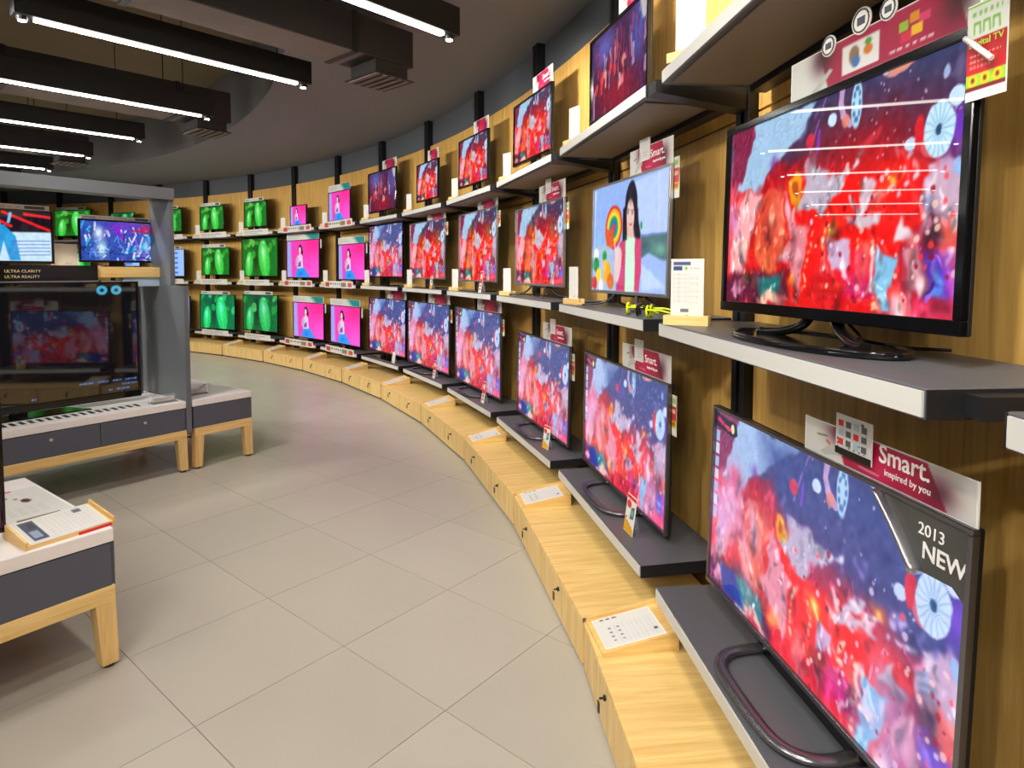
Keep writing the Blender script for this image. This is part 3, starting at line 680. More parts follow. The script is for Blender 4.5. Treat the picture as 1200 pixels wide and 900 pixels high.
# ------------------------------------------------------------------ televisions
def curve(pts, n=8):
    """Catmull-Rom through the points"""
    P = [Vector(p) for p in pts]; P = [P[0]*2-P[1]]+P+[P[-1]*2-P[-2]]; out = []
    for i in range(1, len(P)-2):
        for k in range(n):
            t = k/n; a, b, c, d = P[i-1], P[i], P[i+1], P[i+2]
            out.append(.5*((2*b)+(c-a)*t+(2*a-5*b+4*c-d)*t*t+(3*b-a-3*c+d)*t**3))
    out.append(P[-2]); return out
def television(label, loc, rz, w, h, zb, picture, bez=.016, chin=None, stand='foot', trim=None, tilt=0.0, depth=.045, group=None):
    """root at the point below the screen centre on the surface the set stands on; zb = gap under the panel"""
    t = empty('television', loc, rz, label, 'television', group)
    chin = chin if chin is not None else bez*1.3
    sy, cy = math.sin(tilt), math.cos(tilt)
    R = (-tilt, 0, 0); L = (0, 0, zb)
    m = MB()      # casing: back shell and bezel bars around the sunken glass
    m.box(-w/2, w/2, .008, .022, 0, h); m.box(-w*.42, w*.42, .022, depth, h*.05, h*.9)
    m.box(-w*.3, w*.3, depth, depth+.025, h*.08, h*.5)
    link('casing', m.mesh('casing', .003), M_CORE, t, L, R)
    b = MB(); b.box(-w/2, w/2, -.006, .012, h-bez, h); b.box(-w/2, w/2, -.006, .012, 0, chin); b.box(-w/2, -w/2+bez, -.006, .012, chin, h-bez); b.box(w/2-bez, w/2, -.006, .012, chin, h-bez)
    link('bezel', b.mesh('bezel', .002), trim or M_GLOSS, t, L, R)
    s = link('screen', pic(picture), None, t, (0, .0045*cy, zb+chin-.002), R, (w-2*bez+.003, 1, h-bez-chin+.004))
    neck = MB(); base = MB()
    if stand == 'foot':
        neck.box(-.05, .05, .02, .05, .006, zb+h*.15); base.prism([(-w*.26, -.09), (w*.26, -.09), (w*.2, .13), (-w*.2, .13)], 0, .01, 'xy')
        neck.build('stand_neck', M_GLOSS, t, bevel=.004); base.build('stand_base', M_GLOSS, t, bevel=.003)
    elif stand == 'loop':   # flattened tube bent into a wide loop on the shelf
        y0, f = .05, -.13
        P = curve([(-w*.2, y0, .02), (-w*.203, -.03, .014), (-w*.185, f+.04, .014), (-w*.13, f, .014), (0, f-.008, .014), (w*.13, f, .014), (w*.185, f+.04, .014), (w*.203, -.03, .014), (w*.2, y0, .02)], 6)
        base.tube(P, .019, 10, .011); base.build('stand_base', M_DKSILVER, t)
        neck.box(-w*.22, w*.22, .03, .055, .004, .04); neck.box(-.06, .06, .03, .055, .03, zb+h*.15); neck.build('stand_neck', M_GLOSS, t, bevel=.004)
    elif stand == 'oval':   # glossy oval plate with a crossed swan neck
        base.disc((0.03, -.02, 0), .30, .125, .012, 36); base.build('stand_base', M_GLOSS, t, bevel=.004)
        rim = MB(); rim.tube([(0.03+.292*math.cos(k*PI/18), -.02+.118*math.sin(k*PI/18), .012) for k in range(36)], .006, 6, None, True); rim.build('stand_rim', M_GLOSS, t)
        for s_ in (-1, 1):
            nk = MB(); nk.tube(curve([(s_*.2+.03, -.03, .016), (s_*.13+.03, -.01, .022), (s_*.06+.02, .02, .05), (s_*.04+.02, .03, zb+.06)], 6), .016, 8, .012); nk.build('stand_neck', M_GLOSS, t)
    elif stand == 'feet':
        for s_ in (-1, 1):
            MB().tube(curve([(s_*w*.12, .02, zb+.03), (s_*w*.2, -.02, .03), (s_*w*.34, -.10, .008)], 5), .01, 6, .006).build('stand_leg', M_DKSILVER, t)
            MB().tube(curve([(s_*w*.12, .03, zb+.03), (s_*w*.22, .06, .03), (s_*w*.3, .12, .008)], 5), .01, 6, .006).build('stand_leg', M_DKSILVER, t)
        bx('stand_neck', M_GLOSS, t, -w*.13, w*.13, .02, .05, zb-.012, zb+.05, .003)
    return t
# bay, row: angle offset, yaw, width, height, screen underside, tilt (degrees / metres), picture, stand
TVS = {
 (1,'m'): (-.76, 5.4, .88, .57, 1.42, 1.3, 'concert_hi', 'oval'), (1,'b'): (-.58, 1.7, 1.07, .62, .46, 1.7, 'concertpink_hi', 'loop'),
 (2,'m'): (-.42, 4.2, .85, .57, 1.43, 1.3, 'lollipop', 'feet'), (2,'b'): (-.13, .3, 1.12, .65, .425, .9, 'concertpink', 'loop'), (2,'t'): (.15, 2.8, .71, .46, 2.35, .3, 'streaks', 'foot'),
 (3,'m'): (-.02, 1.0, .99, .59, 1.44, .3, 'concert', 'feet'), (3,'b'): (-.25, -.6, 1.13, .65, .42, 1.3, 'concertpink', 'loop'), (3,'t'): (.59, 2.1, .75, .47, 2.37, .9, 'concert', 'foot'),
 (4,'m'): (.34, -.8, 1.07, .67, 1.45, .6, 'concert', 'foot'), (4,'b'): (.40, 0, 1.24, .76, .425, .3, 'concertpink', 'loop'), (4,'t'): (.72, 2.8, .71, .47, 2.37, .6, 'concert', 'foot'),
 (5,'m'): (.54, -.2, 1.09, .67, 1.46, .7, 'concert', 'foot'), (5,'b'): (.51, 0, 1.27, .76, .43, .6, 'concertpink', 'loop'), (5,'t'): (.39, .4, .64, .44, 2.36, .9, 'concert', 'foot'),
 (6,'m'): (.15, .1, 1.10, .71, 1.47, .8, 'concertpink', 'foot'), (6,'b'): (.09, .1, 1.20, .74, .45, 1.0, 'concertpink', 'foot'), (6,'t'): (.51, .6, .89, .55, 2.35, .7, 'streaks', 'foot'),
 (7,'m'): (-1.06, .4, .89, .54, 1.42, .6, 'pinkb', 'foot'), (7,'b'): (-.06, -.1, 1.02, .59, .44, .7, 'pinkb', 'foot'), (7,'t'): (.51, .5, .72, .45, 2.32, .8, 'pink', 'foot'),
 (8,'m'): (-.12, .7, 1.08, .64, 1.44, 1.0, 'pink', 'foot'), (8,'b'): (-.78, 1.0, 1.01, .60, .44, .6, 'pink', 'foot'), (8,'t'): (.36, -.1, .55, .34, 2.32, .9, 'pinkb', 'foot'),
 (9,'m'): (-.01, .4, 1.18, .70, 1.46, .8, 'leaf', 'foot'), (9,'b'): (.08, .9, 1.13, .67, .46, .9, 'leafdark', 'foot'), (9,'t'): (.43, .1, .75, .47, 2.36, .9, 'leaf', 'foot'),
 (10,'m'): (.09, 0, .90, .54, 1.48, .8, 'leaf', 'foot'), (10,'b'): (.04, 1.2, 1.10, .68, .425, .9, 'leafteal', 'foot'), (10,'t'): (.46, .3, .76, .47, 2.36, .9, 'leaf', 'foot'),
 (11,'m'): (0, 0, .8, .56, 1.45, .8, 'menu', 'foot'), (11,'b'): (0, 0, 1.05, .62, .44, .8, 'menu', 'foot'), (11,'t'): (.2, 0, .8, .47, 2.36, .8, 'leaf', 'foot'),
 (12,'t'): (.1, 0, .7, .45, 2.36, .8, 'leafdark', 'foot'), (13,'t'): (.1, 0, 1.0, .58, 2.33, .8, 'leaf', 'foot'), (14,'t'): (.1, 0, .9, .5, 2.36, .8, 'leaf', 'foot'),
 (12,'m'): (0, 0, .9, .54, 1.45, .8, 'menu', 'foot'), (13,'m'): (0, 0, .9, .54, 1.45, .8, 'leaf', 'foot'), (1,'t'): (-1.2, 0, .8, .5, 2.35, .5, 'streaks', 'foot'),
}
SHOWS = {'concert_hi': 'a red concert stage', 'concertpink_hi': 'a pinkish concert', 'concert': 'a red concert', 'concertpink': 'a pinkish concert', 'lollipop': 'a person with a rainbow lollipop',
         'streaks': 'dark red dancers', 'leaf': 'green leaves', 'leafdark': 'deep green leaves', 'leafteal': 'teal green leaves', 'pink': 'a pink fashion shot', 'pinkb': 'a pink fashion shot', 'menu': 'a blue icon menu'}
TVPOS = {}
for (n, row), (dth, yaw, w, h, zb, tilt, pc, st) in TVS.items():
    th = bay_angle(n)+rad(dth); p, rz = frame(th, R_TV, Z_ROW[row]); rz += rad(yaw)
    if (n, row) == (2, 'm'): lab = 'television showing a person with a rainbow lollipop, on the middle shelf'
    elif (n, row) == (1, 'b'): lab = 'large television with a 2013 NEW corner sticker, on the bottom shelf'
    elif (n, row) == (1, 'm'): lab = 'glossy black television showing a red concert stage, above the 2013 NEW screen'
    else: lab = 'television showing %s, %s, %s' % (SHOWS[pc], ROWNAME[row], bayname(n))
    trim = M_SILVER if (n, row) in ((2, 'm'), (3, 'm'), (4, 'm'), (5, 'm')) else (M_DKSILVER if st == 'loop' else None)
    bz = .012 if (row != 't' or n > 6) else .014
    TVPOS[(n, row)] = (television(lab, p, rz, w, h, zb-Z_ROW[row], pc, bz if (n, row) != (1, 'm') else .02, None if (n, row) != (1, 'm') else .03, st, trim, rad(tilt), group='televisions on the curved wall'), w, h, zb-Z_ROW[row], rad(tilt), th, rz)
# ------------------------------------------------------------------ shelves on the wall
SW = 1.235
for n in range(0, 15):
    for row, zr in Z_ROW.items():
        if n == 0 and row == 'b': continue
        if n == 14 and row != 't': continue
        if n > 11 and row == 'b': continue
        p, rz = frame(bay_angle(n)+SHELF_OFF, R_SHELF, zr)
        s = empty('display_shelf', p, rz, 'charcoal wall shelf with pale front edge, %s level, %s' % (ROWNAME[row].split()[0], bayname(n)), 'shelf', 'shelves along the curved wall')
        xa, xb = -SW/2+(.045 if n == 0 else 0), SW/2+(.055 if n == 1 else 0)
        bx('shelf_board', M_CHAR, s, xa, xb, 0, .37, -.05, 0, .002)
        bx('front_edge', M_EDGE, s, xa+.006, xb-.004, -.004, .001, -.046, -.005)
        bx('end_cap', M_BLACK, s, xb, xb+.003, 0, .37, -.05, -.002); bx('end_cap', M_BLACK, s, xa-.003, xa, 0, .37, -.05, -.002)
        if row == 't':
            bx('underside_board', M_UNDER, s, -SW/2+.05, SW/2-.05, .02, .30, -.056, -.05); bx('rear_rail', M_BLACK, s, -SW/2+.02, SW/2-.02, .31, .37, -.075, -.05)
# ------------------------------------------------------------------ low oak cabinets
CW = 1.35
for n in range(1, 12):
    p, rz = frame(bay_angle(n)+CAB_OFF, R_CAB)
    c = empty('storage_cabinet', p, rz, 'low oak storage cabinet with two locked doors, %s' % bayname(n), 'cabinet', 'low oak cabinets along the curved wall')
    bx('plinth', M_BLACK, c, -CW/2+.01, CW/2-.01, .02, .5, 0, .02)
    bx('carcass', M_OAKV, c, -CW/2, CW/2, .02, .58, .02, .187)
    bx('top_panel', M_OAKY, c, -CW/2, CW/2, -.002, .58, .187, .207, .002)
    for s in (-1, 1):
        d = bx('door', M_OAKV, c, .004 if s > 0 else -CW/2+.003, CW/2-.003 if s > 0 else -.004, 0, .02, .02, .184, .0015)
        if n <= 8:
            k = MB(); k.disc((s*.33, -.008, .145), .009, .009, .008, 12, 'xz'); k.build('lock', M_BLACK, d)
            k = MB(); k.disc((s*.33, -.022, .145), .0035, .0035, .014, 8, 'xz'); k.box(s*.33-.009, s*.33+.009, -.026, -.022, .1, .134); k.build('key', M_BLACK, d)
    if n == 2: bx('edge_strip', M_SILVER, c, CW/2, CW/2+.003, 0, .16, .19, .205)
    # brochure tray on the far end of the top
    if n <= 9:
        t = empty('brochure_tray', (0, 0, 0), 0, 'small oak tray holding a printed sheet on the cabinet, %s' % bayname(n), 'tray', 'brochure trays on the cabinets')
        lp = Vector((-CW/2+.115, .145, .207)); lp.rotate(Matrix.Rotation(rz, 3, 'Z')); t.location = p+lp; t.rotation_euler = (0, 0, rz + (rad(4) if n == 1 else rad(((n*37) % 9)-4)))
        w_, d_ = .20, .27
        MB().hexa([(-w_/2, -d_/2, 0), (w_/2, -d_/2, 0), (w_/2, d_/2, 0), (-w_/2, d_/2, 0)], [(-w_/2, -d_/2, .012), (w_/2, -d_/2, .012), (w_/2, d_/2, .06), (-w_/2, d_/2, .06)]).build('tray_body', M_OAKY, t)
        MB().hexa([(-w_/2-.008, -d_/2, 0), (-w_/2, -d_/2, 0), (-w_/2, d_/2, 0), (-w_/2-.008, d_/2, 0)], [(-w_/2-.008, -d_/2, .026), (-w_/2, -d_/2, .026), (-w_/2, d_/2, .076), (-w_/2-.008, d_/2, .076)]).build('tray_side', M_OAKY, t)
        MB().hexa([(w_/2, -d_/2, 0), (w_/2+.008, -d_/2, 0), (w_/2+.008, d_/2, 0), (w_/2, d_/2, 0)], [(w_/2, -d_/2, .018), (w_/2+.008, -d_/2, .018), (w_/2+.008, d_/2, .068), (w_/2, d_/2, .068)]).build('tray_side', M_OAKY, t)
        bx('tray_end', M_OAKY, t, -w_/2-.008, w_/2+.008, d_/2, d_/2+.008, 0, .077)
        sl = math.atan2(.048, d_)
        sh = empty('printed_sheet', t.location+Vector((0, 0, 0)), 0, 'white printed sheet lying in the oak tray, %s' % bayname(n), 'sheet', 'sheets in the brochure trays')
        sh.rotation_euler = t.rotation_euler
        q = MB().box(-.09, .09, -.12, .105, 0, .002).build('paper', M_PAPER, sh, (0, 0, .0375)); q.rotation_euler = (sl, 0, 0)
        pr = link('print', printed('sheet', 2), None, q, (0, -.118, .0026), (-PI/2, 0, 0), (.174, 1, .22))
# ------------------------------------------------------------------ price cards in oak blocks on the shelves
def price_card(loc, rz, label, w=.105, h=.2, v=0, group='price cards in oak blocks on the shelves'):
    t = empty('price_card', loc, rz, label, 'price card', group)
    m = MB(); m.box(-.075, .075, -.028, -.004, 0, .032); m.box(-.075, .075, .002, .028, 0, .032); m.box(-.075, .075, -.004, .002, 0, .01); m.build('wood_block', M_OAK, t)
    card('card', t, w, h, 'sheet', v, .003, (0, -.003, .01))
    return t
for n in range(1, 13):
    for row in ('t', 'm'):
        if row == 'm' and n == 12: continue
        off = -SW/2+(.085 if n > 1 else .11)
        p, rz = frame(bay_angle(n)+SHELF_OFF, R_SHELF, Z_ROW[row]); lp = Vector((off, .06, 0)); lp.rotate(Matrix.Rotation(rz, 3, 'Z'))
        yaw = rad({(1, 'm'): 58, (1, 't'): 40, (2, 'm'): 12}.get((n, row), 18))
        price_card(p+lp, rz+yaw, 'white %s card in an oak block, %s, %s' % ('specification' if row == 'm' else 'price', ROWNAME[row], bayname(n)), .11 if n == 1 else .1, .215 if n == 1 else .2, 0 if (n, row) == (1, 'm') else 1)
# ------------------------------------------------------------------ header cards, tags and strips on the televisions
def on_tv(key, x, y, z):
    """point in the frame of a television, height z measured from the panel's lower edge"""
    t, w, h, zb, tilt, th, rz = TVPOS[key]
    lp = Vector((x, y+z*math.sin(tilt), zb+z*math.cos(tilt))); lp.rotate(Matrix.Rotation(rz, 3, 'Z'))
    return t.location+lp, rz
def header(key, x0, x1, hh, v, label, lift=0.0):
    t, w, h, zb, tilt, th, rz = TVPOS[key]
    p, rz = on_tv(key, (x0+x1)/2*w, .004, h+.0005)
    r = empty('header_card', p, rz, label, 'header card', 'printed header cards on the televisions')
    card('card', r, (x1-x0)*w, hh, 'header', v, .003)
    return r
def rz_local(o, x, z, y=-.004): return (x, y, z)
for (n, row), (t, w, h, zb, tilt, th, rz) in list(TVPOS.items()):
    if n in (7, 8): 
        if (n, row) != (8, 't'): header((n, row), -.5, .48, .1, 2, 'white and teal header on television, %s, %s' % (ROWNAME[row], bayname(n)))
    elif n in (9, 10, 11, 13) and (n, row) != (9, 'm'): header((n, row), -.45, .35, .06, 3, 'white header strip on television, %s, %s' % (ROWNAME[row], bayname(n)))
    elif n in (2, 3, 4, 5, 6) and (n, row) != (6, 'm'):
        r = header((n, row), .02, .5, min(.115, {'m': 2.192, 'b': 1.302, 't': 9}[row]-Z_ROW[row]-zb-h), 0, 'wine-red header card on television, %s, %s' % (ROWNAME[row], bayname(n)))
        if row != 't' and n < 4:
            pp = card('popup_card', r, .1, .1, 'sheet', 2, .003, (-.05*w, -.006, .05))
        if n <= 3:
            text('lettering', 'Smart.', .05, M_WTEXT, r, (.005, -.0015, .055))
            text('lettering', 'inspired by you', .018, M_WTEXT, r, (.03, -.0015, .03))
# bay of the 2013 NEW screen: full lettering
r = header((1, 'b'), 0.0, .5, .086, 0, 'header card reading Smart. inspired by you above the 2013 NEW screen')
pp = card('popup_card', r, .125, .095, 'sheet', 2, .003, (-.06, -.012, .03)); pp['label'] = 'small pop-up card showing rows of icons'
bx('popup_foot', M_GLOSS, pp, -.0625, .0625, -.0016, -.0008, 0, .016)
for i in range(4):
    for j in range(3): bx('icon', [M_RED, M_SLATE, M_PALEBLUE, M_CHAR][(i+j*2) % 4], pp, -.05+i*.027, -.034+i*.027, -.0022, -.001, .024+j*.022, .038+j*.022)
text('lettering', 'Smart.', .056, M_WTEXT, r, (.012, -.0015, .047), bold=.0006); text('lettering', 'inspired by you', .021, M_WTEXT, r, (.03, -.0015, .022))
t, w, h, zb, tilt, th, rz = TVPOS[(1, 'b')]
st = MB(); xr, zt = w/2-.012, h-.012
st.prism([(xr-.23, zt), (xr-.17, zt-.05), (xr-.1, zt-.12), (xr-.03, zt-.115), (xr, zt-.135), (xr, zt)], -.0005, .0015, 'xz')
s = st.build('corner_sticker', mat('sticker_grey', (74, 74, 72), .5), t, (0, 0, zb)); s.rotation_euler = (-tilt, 0, 0)
cl = MB().tube(curve([(xr-.232, -.003, zt), (xr-.172, -.006, zt-.053), (xr-.105, -.008, zt-.125)], 6), .019, 8, .008).build('curled_edge', M_SILVER, s)
text('lettering', '2013', .034, M_WTEXT, s, (xr-.118, -.002, zt-.046)); text('lettering', 'NEW', .046, M_WTEXT, s, (xr-.105, -.002, zt-.09), bold=.0008)
r = header((1, 'm'), -.14, .5, .1, 1, 'wine-red header card with round badges above the red concert screen')
for x, z, q in ((-.13, .1, .025), (-.02, .118, .03), (.06, .112, .024)):
    b_ = MB(); b_.disc((x, -.004, z), q, q, .003, 20, 'xz'); b_ = b_.build('badge', M_PAPER, r)
    k_ = MB(); k_.tube([(x+q*.82*math.cos(a*PI/8), -.0045, z+q*.82*math.sin(a*PI/8)) for a in range(16)], .002, 5, None, True); k_.build('badge_ring', M_CHAR, b_)
    MB().box(x-q*.4, x+q*.4, -.0048, -.004, z-q*.3, z+q*.3).build('badge_mark', M_SLATE, b_)
def side_tag(key, side, zf, w_, h_, v, label, yaw=0.0):
    t, w, h, zb, tilt, th, rz = TVPOS[key]
    p, rz = on_tv(key, side*(w/2+w_/2-.012), .016 if w_ < .06 else -.0105, h*zf-h_)
    r = empty('hanging_tag', p, rz+yaw, label, 'tag', 'printed tags clipped to the television sides')
    card('tag_card', r, w_, h_, 'sheet', v, .002)
    return r
r = side_tag((1, 'm'), 1, 1.05, .078, .17, 8, 'lime and red Digital TV tag clipped beside the red concert screen')
text('lettering', 'Digital TV', .0165, M_GTEXT, r, (-.034, -.0015, .094))
MB().tube([(-.038, -.006, .115), (.022, -.012, .06)], .005, 6).build('clip_arm', M_WHITE, r)
for key in ((2, 'm'), (2, 'b'), (3, 'm'), (3, 'b'), (4, 'm'), (5, 'm'), (4, 'b'), (5, 'b')):
    side_tag(key, 1, .93 if key != (2, 'm') else 1.04, .05, .17 if key[0] < 4 else .14, 7, 'yellow and red tag on the television, %s, %s' % (ROWNAME[key[1]], bayname(key[0])))
for key in ((2, 'b'), (3, 'b'), (3, 'm')):
    side_tag(key, -1, .78, .045, .12, 6, 'small red tag left of the television, %s, %s' % (ROWNAME[key[1]], bayname(key[0])))
for n in (7, 8):
    for row in ('m', 'b'): side_tag((n, row), 1, .98, .05, .14, 1, 'white tag on the pink television, %s, %s' % (ROWNAME[row], bayname(n)))
# promotional cards standing in front of the sets
def promo(key, x, y, w_, h_, v, label, yaw=0.0):
    t, w, h, zb, tilt, th, rz = TVPOS[key]
    lp = Vector((x, y, 0)); lp.rotate(Matrix.Rotation(rz, 3, 'Z'))
    r = empty('promo_card', t.location+lp, rz+yaw, label, 'promo card', 'promotional cards standing in front of the televisions')
    c = card('card', r, w_, h_, 'sheet', v, .002); c.rotation_euler = (rad(-8), 0, 0)
    MB().hexa([(-w_*.3, .004, 0), (w_*.3, .004, 0), (w_*.3, .05, 0), (-w_*.3, .05, 0)], [(-w_*.3, h_*.1, h_*.6), (w_*.3, h_*.1, h_*.6), (w_*.3, h_*.1+.004, h_*.6), (-w_*.3, h_*.1+.004, h_*.6)]).build('acrylic_easel', M_ACRYL, r)
    return r
promo((2, 'b'), .40, -.105, .10, .165, 5, 'promotional card with red top and yellow foot in front of the bottom television')
promo((3, 'b'), .42, -.105, .08, .15, 5, 'red and yellow promotional card on the bottom shelf, first bay past the lollipop screen', rad(10))
promo((4, 'b'), .46, -.11, .07, .19, 6, 'red and white promotional card on the bottom shelf, second bay past the lollipop screen')
promo((5, 'b'), .46, -.11, .07, .19, 6, 'red and white promotional card on the bottom shelf, third bay past the lollipop screen')
promo((4, 'm'), .40, -.11, .07, .19, 6, 'red and white promotional card on the middle shelf, second bay past the lollipop screen')
promo((5, 'm'), .40, -.11, .07, .15, 5, 'yellow and white promotional card on the middle shelf, third bay past the lollipop screen')
promo((6, 'b'), .46, -.11, .09, .14, 1, 'white promotional card on the bottom shelf, fourth bay past the lollipop screen')
# price strips leaning on the shelf fronts of the far bays
for n in (7, 8, 9, 10, 11):
    for row in ('t', 'm', 'b'):
        p, rz = frame(bay_angle(n)+SHELF_OFF, R_SHELF-.004, Z_ROW[row]); lp = Vector((.06, -.002, -.052)); lp.rotate(Matrix.Rotation(rz, 3, 'Z'))
        r = empty('price_strip', p+lp, rz, '%s price strip on the %s, %s' % ('red and white' if n < 9 else 'white', ROWNAME[row], bayname(n)), 'price strip', 'price strips on the shelf fronts')
        card('card', r, .95 if n < 9 else .85, .1, 'header', 4 if n < 9 else 5, .002)
# 3D glasses on the lollipop shelf
def glasses(loc, rz, m, label):
    t = empty('spectacles', loc, rz, label, 'glasses', 'viewing glasses on the lollipop shelf')
    for s in (-1, 1):
        ring = [(s*.034+.026*math.cos(a*PI/8), 0, .026+.021*math.sin(a*PI/8)) for a in range(16)]
        MB().tube(ring, .005, 6, None, True).build('rim', m, t); k = MB(); k.disc((s*.034, -.001, .026), .023, .018, .002, 16, 'xz'); k.build('lens', M_SMOKE, t)
        MB().tube([(s*.062, 0, .034), (s*.064, .05, .034), (s*.06, .11, .02), (s*.058, .13, .006)], .004, 6).build('temple', m, t)
    MB().tube([(-.01, 0, .03), (0, -.003, .034), (.01, 0, .03)], .004, 6).build('bridge', m, t)
    return t
p, rz = frame(bay_angle(2)+SHELF_OFF, R_SHELF, Z_ROW['m'])
for x, y, yaw, m, lab in ((.355, .04, -25, M_LIME, 'lime yellow viewing glasses standing on the lollipop shelf'), (.45, .05, -30, M_GLOSS, 'black viewing glasses beside the lime ones on the lollipop shelf'), (.56, .05, -35, M_LIME, 'folded lime glasses by the end of the lollipop shelf')):
    lp = Vector((x, y, 0)); lp.rotate(Matrix.Rotation(rz, 3, 'Z')); glasses(p+lp, rz+rad(yaw), m, lab)
# loose mains cable behind the oval stand
t, w, h, zb, tilt, th, rz = TVPOS[(1, 'm')]
MB().tube(curve([(-.02, .06, zb+.05), (.06, .09, .03), (.14, .05, .012), (.2, .1, .01), (.26, .16, .01)], 6), .004, 6).build('cable', M_CABLE, t)

# ------------------------------------------------------------------ display tables
def table(loc, L, D, label, xs=None, drawers=2, knobs=True, Ltot=None):
    """front right corner at loc; length runs to -x, depth to +y (into the shop)"""
    t = empty('display_table', loc, A_ANG, label, 'table', 'white-topped display tables')
    bx('table_top', M_WHITE, t, -L, 0, 0, D, .497, .55, .003)
    bx('carcass', M_SLATE, t, -L+.008, -.008, .012, D-.012, .33, .497)
    n = drawers; wd = (L-.016)/n
    for k in range(n):
        d = bx('drawer', M_SLATE, t, -L+.008+k*wd+.002, -L+.008+(k+1)*wd-.002, .002, .012, .325, .492, .001)
        if knobs:
            q = MB(); q.disc((-L+.008+(k+.5)*wd, -.006, .44), .01, .01, .008, 14, 'xz'); q.build('lock', M_BRASS, d)
    bx('end_panel', M_SLATE, t, -.008, .004, .01, D-.01, .32, .492, .001)
    for nm, a in (('rail', (-L+.02, 0, .0, .05, .26, .325)), ('rail', (-L+.02, 0, D-.05, D, .26, .325)), ('rail', (-.05, 0, .05, D-.05, .26, .325)), ('rail', (-L+.02, -L+.07, .05, D-.05, .26, .325))):
        bx(nm, M_OAK if a[1]-a[0] > .2 else M_OAKY, t, *a, .002)
    for sx in (0, 1):
        for sy in (0, 1):
            xa, xb = (-.07, 0) if sx == 0 else (-L+.02, -L+.09); ya, yb = (0, .06) if sy == 0 else (D-.06, D)
            e = .012 if sx == 0 else -.012; f = -.0 if sy == 0 else .0
            MB().hexa([(xa+e+.006, ya+f, .016), (xb+e-.006, ya+f, .016), (xb+e-.006, yb+f, .016), (xa+e+.006, yb+f, .016)], [(xa, ya, .26), (xb, ya, .26), (xb, yb, .26), (xa, yb, .26)]).build('leg', M_OAKV, t)
            q = MB(); q.disc(((xa+xb)/2+e, (ya+yb)/2, 0), .022, .022, .016, 12); q.build('foot', M_RUBBER, t)
    return t
ax = Vector((math.cos(A_ANG), math.sin(A_ANG), 0)); ay = Vector((-math.sin(A_ANG), math.cos(A_ANG), 0))
P1 = Vector((-1.548, 2.388, 0)); P2 = Vector((-2.505, 4.775, 0)); P3 = P2 + ax*.54
t1 = table(P1, 1.5, 1.0, 'white-topped grey table carrying the brochure tray and red-topped leaflet', drawers=1, knobs=False)
t2 = table(P2, 2.34, 1.05, 'white-topped grey table with slotted top below the dark glass television', drawers=4)
t3 = table(P3, .495, 1.05, 'short white-topped grey table beyond the grey divider', drawers=1, knobs=False)
def at(P, x, y, z): return P + ax*x + ay*y + Vector((0, 0, z))
# slots in the white top
for k in range(34):
    bx('vent_slot', M_BLACK, t2, -.28-k*.05-.024, -.28-k*.05, .1, .2, .5495, .5515)
# grey portal over the table
pt = empty('display_portal', P2, A_ANG, 'grey portal frame with oak shelf standing over the white-topped table', 'display stand')
bx('divider_panel', M_GREY, pt, .003, .04, -.004, 1.05, .30, 1.435, .002)
bx('side_panel', M_GREY, pt, .003, .04, .2, .52, 1.435, 2.18, .002)
bx('side_panel', M_GREY, pt, -2.36, -2.31, .2, .52, 0, 2.18, .002)
bx('top_fascia', M_GREY, pt, -2.36, .04, .18, .2, 2.10, 2.19, .002)
bx('top_board', M_GREY, pt, -2.31, .003, .2, .52, 2.12, 2.18)
bx('shelf_board', M_OAK, pt, -2.31, .003, .37, .72, 1.50, 1.58, .002)
bx('backing_panel', M_PALEBLUE, pt, -.26, .003, .385, .4, 1.43, 1.50)
bx('inner_post', M_GREY, pt, -.075, -.05, .60, .66, .55, 1.5)
TVG = television('large dark glass television mirroring the wall of screens, on the slotted table', at(P2, -.95, .33, .55), A_ANG, 1.54, .885, .035, 'glassui', .014, .05, 'foot', None, 0.0)
mon = television('small monitor showing a blue stage show on the oak portal shelf', at(P2, -.235, .52, 1.58), A_ANG, .53, .325, .035, 'stage', .012, None, 'foot')
mon2 = television('monitor showing red beams and dancers on the oak portal shelf', at(P2, -.985, .5, 1.58), A_ANG, .64, .375, .02, 'stagered', .014, None, 'foot')
for P, w_, lab, zz in ((at(P2, -.235, .525, 1.58+.035+.325), .5, 'white header strip on the blue stage monitor', .03), (at(P2, -.985, .505, 1.58+.02+.375), .6, 'grey header strip on the red beam monitor', .035)):
    r = empty('header_card', P+Vector((0, 0, .0005)), A_ANG, lab, 'header card', 'printed header cards on the portal monitors'); card('card', r, w_, zz, 'header', 3, .003)
r = empty('spec_sheet', at(P2, -.585, .55, 1.58), A_ANG, 'white specification sheet between the two portal monitors', 'sheet'); card('card', r, .17, .17, 'sheet', 1, .003).rotation_euler = (rad(-4), 0, 0)
bx('oak_foot', M_OAK, r, -.09, .09, -.01, .03, 0, .012)
r = empty('black_plaque', at(P2, -.965, .345, .55+.035+.885), A_ANG, 'black plaque with gold lettering above the dark glass television', 'plaque')
bx('board', M_GLOSS, r, -.55, .52, 0, .02, .0005, .118, .002); bx('grey_ledge', M_SILVER, r, -.55, .52, -.006, 0, .001, .008)
text('lettering', 'ULTRA CLARITY', .028, M_GOLD, r, (-.035, -.001, .068)); text('lettering', 'ULTRA REALITY', .028, M_GOLD, r, (-.035, -.001, .03))
